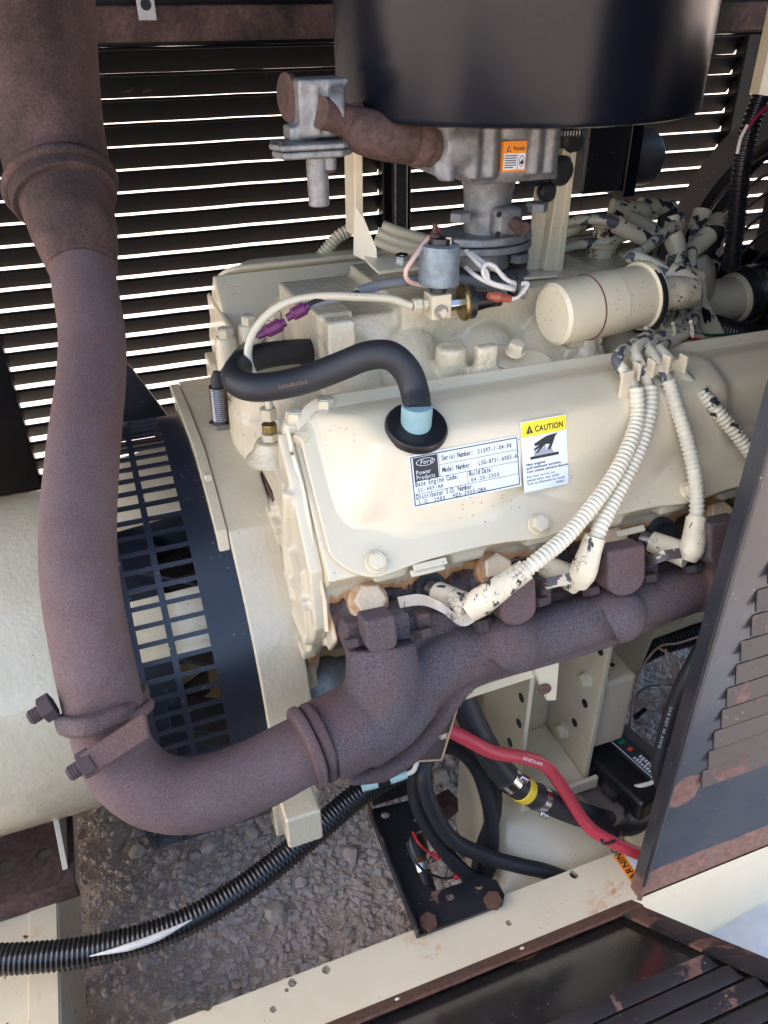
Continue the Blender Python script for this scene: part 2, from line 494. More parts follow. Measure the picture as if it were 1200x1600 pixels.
class Label:
    """a flat print surface addressed in fractions (0..1 from the top left)"""
    def __init__(s, tl, tr, bl, lift=.0006):
        s.o = Vector(tl); s.r = Vector(tr) - s.o; s.d = Vector(bl) - s.o
        s.W = s.r.length; s.H = s.d.length
        s.rx = s.r.normalized(); s.up = -s.d.normalized(); s.n = s.rx.cross(s.up).normalized(); s.lift = lift
    def p(s, u, v, h=0): return s.o + s.r * u + s.d * v + s.n * (s.lift + h)
    def poly(s, mb, pts, h): mb.add([s.p(u, v, h) for u, v in pts], [list(range(len(pts)))])
    def rect(s, mb, u0, v0, u1, v1, h): s.poly(mb, [(u0, v1), (u1, v1), (u1, v0), (u0, v0)], h)
    def line(s, mb, a, b, wd, h):
        p, q = s.p(*a, h), s.p(*b, h); t = (q - p).normalized(); e = s.n.cross(t) * wd / 2
        mb.add([p - e, q - e, q + e, p + e], [[0, 1, 2, 3]])
    def text(s, mb, t, u, v, size, h=.00025, **k): return put_text(mb, t, s.p(u, v, h), s.rx, s.up, size, **k)
    def plate(s, name, mat, parent, th=.0005, rad=.0):
        m = MB(); m.prism([s.p(0, 1, -th), s.p(1, 1, -th), s.p(1, 0, -th), s.p(0, 0, -th)], s.n * th)
        return m.build(name, mat, parent, bevel=rad, smooth=0)
def printed(mb, name, mat, parent):
    me = bpy.data.meshes.new(name); me.from_pydata([tuple(v) for v in mb.v], [], mb.f)
    return finish(me, name, mat, parent, smooth=0)

GZ = -.615          # ground
RZ = -.42           # top of the skid rail
CY, CZ = .26, -.18  # crank axis

# ================================================================== SETTING
def build_ground():
    def axis(lo, hi, c0, c1, n):
        inner = list(np.linspace(c0, c1, n)); o = []
        v = c1; st = (c1 - c0) / n
        up = []; 
        while v < hi: st *= 1.45; v += st; up.append(min(v, hi))
        v = c0; st = (c1 - c0) / n; dn = []
        while v > lo: st *= 1.45; v -= st; dn.append(max(v, lo))
        return dn[::-1] + inner + up
    xs = axis(-120, 120, -.75, 1.1, 185); ys = axis(-120, 120, -.45, .85, 130)
    from mathutils import noise as mn
    vs = []
    for y in ys:
        for x in xs:
            z = GZ
            if -1 < x < 1.4 and -.6 < y < 1.1:
                z += .016 * mn.noise(V(x * 4, y * 4, 0)) + .008 * mn.noise(V(x * 14, y * 14, 3)) + .005 * mn.noise(V(x * 45, y * 45, 5))
            else: z += .02 * mn.noise(V(x * .7, y * .7, 9)) - .01
            vs.append((x, y, z))
    n = len(xs); fs = [[j * n + i, j * n + i + 1, (j + 1) * n + i + 1, (j + 1) * n + i] for j in range(len(ys) - 1) for i in range(n - 1)]
    me = bpy.data.meshes.new('ground'); me.from_pydata(vs, [], fs)
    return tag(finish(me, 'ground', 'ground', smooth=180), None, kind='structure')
build_ground()

def stone_shape(sub=1):
    b = bmesh.new(); bmesh.ops.create_icosphere(b, subdivisions=sub, radius=1)
    v = np.array([x.co[:] for x in b.verts]); f = [[y.index for y in x.verts] for x in b.faces]; b.free(); return v, np.array(f)
def build_gravel():
    bv1, bf1 = stone_shape(1)
    b = bmesh.new(); bmesh.ops.create_icosphere(b, subdivisions=1, radius=1)
    b.free()
    g = (1 + 5 ** .5) / 2
    bv0 = np.array([(-1, g, 0), (1, g, 0), (-1, -g, 0), (1, -g, 0), (0, -1, g), (0, 1, g), (0, -1, -g), (0, 1, -g), (g, 0, -1), (g, 0, 1), (-g, 0, -1), (-g, 0, 1)], float) / math.sqrt(1 + g * g)
    bf0 = np.array([(0, 11, 5), (0, 5, 1), (0, 1, 7), (0, 7, 10), (0, 10, 11), (1, 5, 9), (5, 11, 4), (11, 10, 2), (10, 7, 6), (7, 1, 8), (3, 9, 4), (3, 4, 2), (3, 2, 6), (3, 6, 8), (3, 8, 9), (4, 9, 5), (2, 4, 11), (6, 2, 10), (8, 6, 7), (9, 8, 1)])
    Vs = []; Fs = []; tone = []; tone2 = []; k = 0
    for i in range(27000):
        if i % 3: x = RNG.uniform(-.44, .30); y = RNG.uniform(-.09, .48)
        else: x = RNG.uniform(.35, 1.0); y = RNG.uniform(.12, .66)
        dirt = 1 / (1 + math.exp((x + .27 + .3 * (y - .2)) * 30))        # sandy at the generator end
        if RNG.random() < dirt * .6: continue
        r = .0019 + .0066 * RNG.random() ** 2.6 * (1 - .5 * dirt) + (.005 * RNG.random() if RNG.random() < .035 * (1 - dirt) else 0)
        bv, bf = (bv1, bf1) if r > .0042 else (bv0, bf0)
        v = bv * (1 + .22 * RNG.standard_normal((len(bv), 1)).clip(-1.4, 1.4))
        v = v * np.array([1, RNG.uniform(.6, 1), RNG.uniform(.45, .8)]) * r
        a, c = RNG.uniform(0, 6.28), RNG.uniform(-.5, .5)
        ca, sa, cc, sc = math.cos(a), math.sin(a), math.cos(c), math.sin(c)
        v = v @ np.array([[1, 0, 0], [0, cc, -sc], [0, sc, cc]]).T @ np.array([[ca, -sa, 0], [sa, ca, 0], [0, 0, 1]]).T
        from mathutils import noise as mn
        gz = GZ + .016 * mn.noise(V(x * 4, y * 4, 0)) + .008 * mn.noise(V(x * 14, y * 14, 3)) + .005 * mn.noise(V(x * 45, y * 45, 5))
        Vs.append(v + [x, y, gz + r * RNG.uniform(-.2, .45)]); Fs.append(bf + k); k += len(bv)
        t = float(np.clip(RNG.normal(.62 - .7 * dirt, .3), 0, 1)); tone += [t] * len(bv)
        t2 = .8 if RNG.random() < .07 else .2 * RNG.random(); tone2 += [t2] * len(bv)
    V_ = np.concatenate(Vs); F_ = np.concatenate(Fs)
    me = bpy.data.meshes.new('gravel'); me.from_pydata(V_.tolist(), [], F_.tolist())
    for nm, d in (('tone', tone), ('tone2', tone2)):
        a = me.attributes.new(nm, 'FLOAT', 'POINT'); a.data.foreach_set('value', np.array(d, np.float32))
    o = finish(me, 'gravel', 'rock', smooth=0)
    return tag(o, 'loose grey and tan gravel on the ground under the engine', 'gravel', kind='stuff')
build_gravel()

def build_stones():
    bv, bf = stone_shape(2)
    spots = [(428, 1428, .017, .75), (548, 1335, .015, .5), (330, 1320, .016, .8), (395, 1300, .011, .6), (690, 1215, .016, .55), (300, 1420, .010, .3),
             (485, 1530, .012, .5), (360, 1560, .012, .9), (225, 1505, .010, .2), (560, 1490, .011, .7), (215, 1330, .012, .2), (600, 1320, .011, .3), (470, 1380, .010, .6), (268, 1568, .010, .4)]
    for px, py, r, t in spots:
        v = bv * (1 + .10 * RNG.standard_normal((len(bv), 1)))
        # knock flats onto it
        for _ in range(5):
            n_ = RNG.standard_normal(3); n_ /= np.linalg.norm(n_); d = v @ n_; h = .62
            v = v - np.outer(np.clip(d - h, 0, None), n_)
        v = v * np.array([1, .8, .6]) * r * 1.15
        me = bpy.data.meshes.new('stone'); me.from_pydata(v.tolist(), [], bf.tolist())
        for nm, d in (('tone', t), ('tone2', .2)):
            a = me.attributes.new(nm, 'FLOAT', 'POINT'); a.data.foreach_set('value', np.full(len(bv), d, np.float32))
        o = finish(me, 'stone', 'rock', smooth=25)
        p = A(px, py, z=GZ + .008); o.location = p; o.rotation_euler = (0, 0, RNG.uniform(0, 6))
        tag(o, 'larger angular stone lying on top of the gravel below the engine', 'stone', 'larger stones in the gravel')
build_stones()

def cut(o, cutter):
    me = cutter.mesh('cutter'); c = bpy.data.objects.new('cutter', me); COL.objects.link(c)
    m = o.modifiers.new('holes', 'BOOLEAN'); m.operation = 'DIFFERENCE'; m.object = c; m.solver = 'EXACT'
    while o.modifiers[0].name != 'holes':
        o.modifiers.move(len(o.modifiers) - 1, 0)
    rest = [x for x in o.modifiers if x.name != 'holes']
    for x in rest: x.show_viewport = False
    dg = bpy.context.evaluated_depsgraph_get(); dg.update()
    me2 = bpy.data.meshes.new_from_object(o.evaluated_get(dg)); o.modifiers.remove(m); o.data = me2
    for x in rest: x.show_viewport = True
    bpy.data.objects.remove(c)
    me2.set_sharp_from_angle(angle=math.radians(35))
    return o

# ------------------------------------------------------------------ enclosure
YB = .72
enc = thing('generator_enclosure', 'black louvred steel wall and roof closing in the far side of the engine', 'enclosure')
def build_enclosure():
    def wall(x0, x1, z0, z1, nm, mat='black_wall'):
        return MB().bb((x0, YB, z0), (x1, YB + .02, z1)).build(nm, mat, enc, bevel=.002)
    wall(-1.0, 1.6, .385, .80, 'header_panel')
    # folded rail and scorched brown band below the header
    m = MB().bb((-.9, YB - .012, .390), (1.5, YB + .001, .43)); o = m.build('header_rail', 'header_brown', enc, bevel=.003)
    wall(-1.0, 1.6, GZ + .002, -.212, 'sill_panel')
    for x0, x1 in ((-.52, -.303), (.283, .331), (.93, .975)):
        MB().bb((x0, YB - .006, -.213), (x1, YB + .018, .386)).build('post', 'black_wall', enc, bevel=.003)
    MB().bb((.296, YB - .0245, -.20), (.318, YB - .0055, .372)).build('post_rib', 'black', enc, bevel=.004)
    # louvre slats: a steep blade with a rolled inner lip, one mesh per bay shared by its rows
    def blade(x0, x1):
        prof = [(.0, .0), (-.0035, .0012), (-.0052, -.0004), (-.004, -.0022), (.0012, -.003), (.0222, -.0289), (.0242, -.0282), (.0035, .0002)]
        m = MB(); n = 14 if x1 - x0 > .4 else 8; L = []
        for i in range(n + 1):
            x = x0 + (x1 - x0) * i / n
            j = .00025 * math.sin(i * 2.3) + .0002 * math.sin(i * 5.1)
            L.append([V(x, y + j, z + j * .8) for y, z in prof])
        m.loops(L); return m
    for x0, x1 in ((-.304, .284), (.330, .931), (.974, 1.5), (-1.0, -.519)):
        me = None
        for k in range(21):
            z = .384 - k * .029
            if me is None:
                o = blade(x0, x1).build('louvre_slat', 'black_wall', enc, smooth=30); me = o.data
            else:
                o = bpy.data.objects.new('louvre_slat', me); COL.objects.link(o); o.parent = enc
            o.location = (0, YB, z)
    # unseen roof shading the engine, left end lengthened to limit sun on the ground
    MB().bb((-1.46, -.16, .80), (1.62, YB + .04, .815)).build('roof', 'black_wall', enc)
    # clip bolted to the header
    p = A(228, 10, y=YB - .03)
    c = MB(); c.box(p, (.022, .004, .03)); c.box(p + V(0, .008, .014), (.022, .018, .004))
    o = c.build('clip', 'dull_steel', enc, bevel=.001)
    h = MB(); h.lathe([(0, .0065), (.001, .0065)], p + V(0, -.0025, .002), (0, -1, 0), 20); h.build('clip_hole', 'dark', o)
    # angled gusset beside the pipe, and pipe hanger straps
    MB().prism([A(205, 575, y=.45), A(262, 650, y=.45), A(262, 665, y=.45), A(190, 665, y=.45), A(188, 560, y=.45)], (0, .01, 0)).build('gusset', 'black', enc, bevel=.001)
build_enclosure()

def build_side_panel():
    t = thing('side_panel', 'black side panel with rust-patched louvres standing on the cream skid rail at right', 'panel')
    y = -.108; x0 = A(1093, 1000, y=-.095).x
    m = MB(); nx, nz = 60, 80; rows = []
    X = np.linspace(x0, 1.15, nx); Z = np.linspace(-.424, .72, nz)
    m.sheet([[V(x, y, z) for x in X] for z in Z], .0025)
    o = m.build('sheet', 'panel', t, smooth=0)
    rows_z = [(-.235 + .0285 * k) for k in range(10)]
    def rf(c):
        d = .75 * np.clip((-.365 - c[:, 2]) / .02, 0, 1)
        for zz in rows_z:
            d = np.maximum(d, .70 * np.exp(-((c[:, 2] - zz) / .026) ** 2) * np.clip((c[:, 0] - x0 - .031) / .03, 0, 1))
        d = np.maximum(d, .62 * np.exp(-(((c[:, 0] - x0 - .02) / .03) ** 2 + ((c[:, 2] + .25) / .035) ** 2)))
        return d
    rust_attr(o, rf)
    # folded return along the hinge edge
    e = MB(); e.sheet([[V(x0 - .0005, y + q, z) for q in np.linspace(-.001, .013, 3)] for z in np.linspace(-.424, .72, 60)], .0022)
    o2 = e.build('edge_return', 'panel', t, smooth=0)
    rust_attr(o2, lambda c: .9 * np.clip((-.36 - c[:, 2]) / .05, 0, 1))
    e = MB().tube([V(x0 + .0008, y - .0008, -.424), V(x0 + .0008, y - .0008, .72)], .0024, 8, 40); o3 = e.build('fold', 'panel', t)
    rust_attr(o3, lambda c: .9 * np.clip((-.37 - c[:, 2]) / .05, 0, 1))
    for i, zz in enumerate(rows_z):
        xl = x0 + .036 + .002 * math.sin(i * 3)
        prof = [(.001, .0105), (-.001, .0100), (-.0058, -.0075), (-.0064, -.0092), (-.0054, -.0102), (-.0042, -.009), (-.0005, .004), (.001, .002)]
        L = []
        for j, (dx, s) in enumerate(((0, .9), (.0015, 1), (.3, 1), (.62, 1))):
            L.append([V(xl + dx, y + a * s, zz + b * (s if b > 0 else 1)) for a, b in prof])
        o = MB().loops(L).build('louvre', 'louvre_rust', t, smooth=40)
    return t
build_side_panel()

def build_door():
    t = thing('drop_door', 'glossy black access door dropped outward along the skid rail, rusty rim and louvres', 'door')
    h0 = V(0, -.112, -.426); dv = V(0, -.7071, .7071); nn = V(0, .7071, .7071)
    x1 = .262; x0 = -.75; W = .50
    m = MB(); m.sheet([[h0 + V(x, 0, 0) + dv * s for s in np.linspace(.0, W, 60)] for x in np.linspace(x0, x1, 120)], .003)
    o = m.build('sheet', 'door', t, smooth=0)
    rust_attr(o, lambda c: np.maximum.reduce([.8 * np.clip(1 - (-.112 - c[:, 1]) / .028, 0, 1), .62 * np.clip(1 - (x1 - c[:, 0]) / .035, 0, 1)]))
    # folded rim on the hinge side and on the right side
    r = MB(); L = []
    prof = [(0, 0), (0, .006), (.003, .008), (.026, .008), (.028, .006), (.026, .0045), (.006, .004), (.005, 0)]
    r.loops([[h0 + V(x, 0, 0) + dv * a + nn * b for a, b in prof] for x in np.linspace(x0, x1, 40)])
    rim = r.build('hinge_rim', 'rust', t, smooth=40)
    r = MB()
    r.loops([[h0 + V(x1 - a, 0, 0) + dv * s + nn * (b * .9 + .0003) for a, b in prof] for s in np.linspace(.0, W, 30)])
    o = r.build('side_rim', 'black_rust', t, smooth=40)
    bolt(t, h0 + V(-.02, 0, 0) + dv * .014 + nn * .008, nn, .0025, 'whitewire', 'round', 'rivet')
    bolt(t, h0 + V(.12, 0, 0) + dv * .014 + nn * .008, nn, .0025, 'whitewire', 'round', 'rivet')
    # louvres, ends found on the door plane
    for k in range(7):
        s0 = .180 + k * .032
        prof = [(0, 0), (-.002, .006), (.0, .0085), (.002, .008), (.010, .0015), (.011, 0)]
        xr = .231
        L = [[h0 + V(xr - dx, 0, 0) + dv * (s0 + a) + nn * (.003 + b * s) for a, b in prof] for dx, s in ((0, .25), (.004, .9), (.01, 1), (.4, 1), (.78, 1))]
        MB().loops(L).build('louvre', 'louvre_rust', t, smooth=40)
    return t
build_door()

def build_skid():
    # near rail: top flange and outer web, drilled
    t = thing('skid_rail', 'cream painted skid rail running along the bottom right foreground', 'rail')
    m = MB(); m.prism([V(-1.0, -.108, RZ), V(-1.0, -.0525, RZ), V(-1.0, -.0525, RZ - .005), V(-1.0, -.103, RZ - .005), V(-1.0, -.103, -.592), V(-1.0, -.108, -.592)], (2.4, 0, 0))
    o = m.build('rail_body', 'cream_flat', t, bevel=.0015)
    holes = MB()
    for px, py, r in ((325, 1573, .0042), (457, 1535, .0045), (448, 1547, .0022), (427, 1577, .0034), (510, 1515, .0045), (897, 1366, .0052), (795, 1442, .0033)):
        p = A(px, py, z=RZ); holes.lathe([(-.02, r), (.02, r)], p, (0, 0, 1), 20)
    bm = bmesh.new(); bm.from_mesh(o.data)
    bm.free()
    cut(o, holes)
    me = o.data
    # finer vertices so the rust can follow the edges
    bm = bmesh.new(); bm.from_mesh(me); bmesh.ops.triangulate(bm, faces=bm.faces)
    for _ in range(6):
        es = [e for e in bm.edges if e.calc_length() > .03]
        if not es: break
        bmesh.ops.subdivide_edges(bm, edges=es, cuts=1); bmesh.ops.triangulate(bm, faces=bm.faces)
    bm.to_mesh(me); bm.free()
    spots = [(A(660, 1470, z=RZ), .035), (A(930, 1410, z=RZ), .03), (A(325, 1573, z=RZ), .02), (A(965, 1390, z=RZ), .025), (A(560, 1530, z=RZ), .015)]
    def rf(c):
        d = .30 * np.exp(-np.abs(c[:, 1] + .108) / .006) * (c[:, 2] > RZ - .01) + .34 * np.exp(-np.abs(c[:, 1] + .0525) / .004)
        for p, r in spots: d = np.maximum(d, .44 * np.exp(-((c[:, 0] - p.x) ** 2 + (c[:, 1] - p.y) ** 2) / r ** 2))
        return d
    rust_attr(o, rf)
    # warning sticker tucked beside the side panel
    Lb = Label(V(.2755, -.1055, RZ), V(.2755, -.0555, RZ), V(.2875, -.1055, RZ), .0004)
    st = Lb.plate('warning_sticker', 'orange', t, .0003)
    k = MB(); Lb.text(k, 'WARNING', .10, .80, .0115, bold=.02, sx=.9); printed(k, 'lettering', 'ink', st)
    Lb = Label(V(.288, -.1055, RZ), V(.288, -.0555, RZ), V(.304, -.1055, RZ), .0004)
    Lb.plate('sticker_text_field', 'white', st, .0003)
    # far rail and cross member at the generator end
    t2 = thing('cross_member', 'cream channel cross member at bottom left below the brown foot', 'beam')
    MB().prism([V(-.335, -.05, RZ - .001), V(-.335, -.05, RZ - .006), V(-.335 - .004, -.05, RZ - .15), V(-.47, -.05, RZ - .15), V(-.47, -.05, RZ - .001)], (0, .62, 0)).build('channel', 'cream_chip', t2, bevel=.002)
    lip = MB().bb((-.366, -.052, RZ - .0012), (-.337, .57, RZ + .0016)).build('flange', 'cream_flat', t2, bevel=.001)
    rust_attr(lip, lambda c: .3 + 0 * c[:, 0])
    # crumpled white sheet on the ground outside
    m = MB(); rows = []
    from mathutils import noise as mn
    for i in range(36):
        rows.append([])
        for j in range(36):
            x = .34 + i * .02; y = -.62 + j * .0155
            rows[-1].append(V(x, y, GZ + .035 + .022 * mn.noise(V(x * 9, y * 9, 1)) + .02 * abs(mn.noise(V(x * 16, y * 16, 4)))))
    o = m.sheet(rows, .0008).build('plastic_sheet', simple('white_plastic_sheet', (.42, .44, .47), .35), None, smooth=60)
    tag(o, 'crumpled whitish plastic sheet on the ground beyond the rail corner', 'plastic sheet')
build_skid()

# ================================================================== GENERATOR END
def cyl_pt(x, R, a): return V(x, CY + R * math.cos(a), CZ + R * math.sin(a))
def build_generator():
    t = thing('generator', 'cream round generator body with a black slotted guard at left', 'generator')
    ax = (1, 0, 0)
    # main barrel
    m = MB().lathe([(-.85, .12), (-.84, .165), (-.82, .178), (-.235, .178), (-.222, .174), (-.215, .15)], (0, CY, CZ), ax, 72)
    m.build('barrel', 'cream_thick', t, smooth=50)
    # end bell and inner drum seen through the slots, open between the arms
    for a0, a1 in ((78, 112), (134, 151), (285, 330)):
        m = MB()
        R0, R1 = .188, .2
        n = 16; A_ = [math.radians(a0 + (a1 - a0) * i / n) for i in range(n + 1)]
        ring = [(-.215, R1), (-.105, R1 + .012), (-.105, R1 + .004), (-.215, R0)]
        m.loops([[cyl_pt(x, R, a) for x, R in ring] for a in A_])
        m.build('end_bell_arm', 'cream_thick', t, bevel=.002)
    m = MB().lathe([(-.214, .10), (-.2139, .15), (-.16, .15), (-.16, .05), (-.10, .05)], (0, CY, CZ), ax, 48)
    m.build('fan_hub', 'cage', t)
    for i in range(14):
        a = 2 * math.pi * i / 14
        c = cyl_pt(-.15, .155, a); rad = V(0, math.cos(a), math.sin(a)); tan = V(0, -math.sin(a), math.cos(a))
        MB().box(c, (.06, .05, .003), ((V(1, 0, 0) + tan * .5).normalized(), rad, (tan - V(1, 0, 0) * .5).normalized())).build('fan_blade', 'cage', t)
    # guard: solid band and slotted band of longitudinal bars with hoops
    R = .2355
    def band(x0, x1, R_, th, a0, a1, n=90):
        A_ = [math.radians(a0 + (a1 - a0) * i / n) for i in range(n + 1)]
        return [[cyl_pt(x0, R_, a), cyl_pt(x1, R_, a), cyl_pt(x1, R_ - th, a), cyl_pt(x0, R_ - th, a)] for a in A_]
    MB().loops(band(-.128, -.0905, R, .0022, 40, 290)).build('guard_band', 'cage', t, smooth=40)
    hoops = [-.2165, -.1905, -.1605]
    for x in hoops: MB().loops(band(x - .0028, x + .0028, R + .0003, .0026, 40, 290)).build('guard_hoop', 'cage', t, smooth=40)
    me = None; na = 62
    for i in range(na + 1):
        a = math.radians(42 + (288 - 42) * i / na)
        if me is None:
            m = MB().bb((-.2185, -.0021, -.0024), (-.127, .0021, .0)); o = m.build('guard_bar', 'cage', t, bevel=.0005); me = o.data
        else: o = bpy.data.objects.new('guard_bar', me); COL.objects.link(o); o.parent = t
        for_mod = o.modifiers
        p = cyl_pt(0, R, a); o.location = p; o.rotation_euler = (a - math.pi / 2, 0, 0)
    # lower clip pads
    p = A(462, 1275, d=.80)
    # foot: dark brown bracket under the barrel
    f = thing('support_bracket', 'dark brown drilled steel foot under the generator barrel at left', 'bracket')
    zt = -.398; x1 = A(118, 1370, z=zt).x
    m = MB(); m.prism([V(-.85, .12, zt), V(x1, .12, zt), V(x1, .235, zt), V(-.85, .235, zt)], (0, 0, .006))
    o = m.build('plate', M['pipe_fit'], f, bevel=.001)
    h = MB()
    for px, py, r in ((8, 1352, .010), (68, 1333, .008)):
        h.lathe([(-.02, r), (.03, r)], A(px, py, z=zt + .006), (0, 0, 1), 24)
    cut(o, h)
    MB().prism([V(-.85, .117, zt + .005), V(-.85, .1235, zt + .005), V(-.85, .1235, zt - .022), V(-.85, .117, zt - .022)], (x1 + .85, 0, 0)).build('front_lip', 'pipe_fit', f, bevel=.001)
    MB().prism([V(x1 - .012, .135, zt + .007), V(x1 - .012, .235, zt + .007), V(x1 - .012, .225, zt + .075), V(x1 - .012, .20, zt + .085)], (.006, 0, 0)).build('gusset', 'cream_chip', f, bevel=.0008)
    # label on the barrel, cut by the frame
    a = math.radians(112)
    def bp(x, a_): return cyl_pt(x, .1788, a_)
    m = MB(); m.sheet([[bp(x, math.radians(q)) for x in (-.42, -.36, -.309)] for q in np.linspace(97, 104, 6)], .0006); o = m.build('label', 'white', t)
    m = MB(); m.sheet([[bp(x, math.radians(q)) for x in (-.42, -.36, -.311)] for q in np.linspace(104, 107, 4)], .0006); o = m.build('label_border', 'orange', t)
build_generator()

def build_adapter():
    t = thing('flywheel_housing', 'thick cream adapter ring between the engine and the black guard', 'housing')
    R = .240; pts = []
    pts += [(.40, .056), (.30, .062), (.205, .0605), (.150, .0385), (.116, .0195)]
    for a in range(129, 262, 3): pts.append((CY + R * math.cos(math.radians(a)), CZ + R * math.sin(math.radians(a))))
    for a in range(-80, 64, 6): pts.append((CY + R * math.cos(math.radians(a)), CZ + R * math.sin(math.radians(a))))
    x0, x1 = -.0925, -.048
    inner = .205
    m = MB(); outer = [V(x0, y, z) for y, z in pts]
    # ring: outer outline, inner bore
    ic = []
    for v in outer:
        d = Vector((v.y - CY, v.z - CZ)); d.normalize(); ic.append(V(x0, CY + d.x * inner, CZ + d.y * inner))
    e = V(x1 - x0, 0, 0); n = len(outer)
    vs = outer + [v + e for v in outer] + ic + [v + e for v in ic]; fs = []
    for i in range(n):
        j = (i + 1) % n
        fs += [[i, j, n + j, n + i], [2 * n + i, 3 * n + i, 3 * n + j, 2 * n + j], [i, 2 * n + i, 2 * n + j, j], [n + i, n + j, 3 * n + j, 3 * n + i]]
    m.add(vs, fs)
    o = m.build('ring', 'cream_thick', t, bevel=.0025, smooth=32)
    # wider saddle over the top of the ring, ending in a square notch
    sp = [(.39, .0575), (.30, .0635), (.205, .0622), (.150, .040), (.118, .022), (.110, -.005), (.123, .004), (.155, .028), (.205, .048), (.39, .046)]
    MB().prism([V(-.1035, y, z) for y, z in sp], (.0105, 0, 0)).build('saddle', 'cream_thick', t, bevel=.0015)
    # the step of the ring's lower side
    m = MB().bb((x0 - .003, .045, -.33), (x1 + .002, .085, -.255)).build('lower_pad', 'cream_thick', t, bevel=.003)
    for px, py in ((281, 632), (318, 752)):
        p = A(px, py, d=.92 if py < 700 else .735); bolt(t, V(x0 - .002, p.y, p.z), (-1, 0, 0), .0085, 'cream')
    # foot blocks at the bottom
    p = A(465, 1262, d=.70)
    MB().box(p, (.032, .05, .04)).build('foot_block', 'cream_thick', t, bevel=.003)
    # rear face of the bell: a thinner rim on the engine side
    m = MB(); pts2 = []
    for a in range(92, 262, 4): pts2.append(V(x1 - .001, CY + .224 * math.cos(math.radians(a)), CZ + .224 * math.sin(math.radians(a))))
    pts2 += [V(x1 - .001, .30, CZ - .1), V(x1 - .001, .30, .035)]
    m.prism(pts2, (.012, 0, 0)); m.build('rim', 'cream_cast', t, bevel=.002)
build_adapter()

# speed sensor standing in the ring
def build_sensor():
    t = thing('speed_sensor', 'threaded steel speed sensor screwed upright into the cream ring', 'sensor')
    b = A(346, 664, z=.062); d = (A(340, 604, y=b.y) - b).normalized()
    ln = (A(340, 604, y=b.y) - b).length
    L = [(0.004, .0082)]
    k = 0
    while L[-1][0] < ln: L.append((.006 + k * .0011, .0082 + (.0007 if k % 2 else 0))); k += 1
    MB().lathe(L, b, d, 20).build('threaded_body', 'dull_steel', t)
    bolt(t, b, d, .0128, 'dull_steel', 'hex', 'lock_nut', h=.55)
    MB().lathe([(ln, .0065), (ln + .010, .006), (ln + .016, .003)], b, d, 14).build('boot', 'rubber', t)
    tag(MB().tube([b + d * (ln + .012), A(347, 580, y=b.y), A(370, 548, y=b.y - .01), A(405, 522, y=.16), A(428, 508, y=.16)], .0019, 8).build('sensor_lead', 'plastic', t), None)
    MB().tube([b + d * (ln + .012) + V(.002, 0, 0), A(352, 584, y=b.y - .003), A(372, 556, y=b.y - .012), A(400, 533, y=.158), A(420, 520, y=.156)], .0018, 8).build('sensor_lead', 'whitewire', t)
build_sensor()

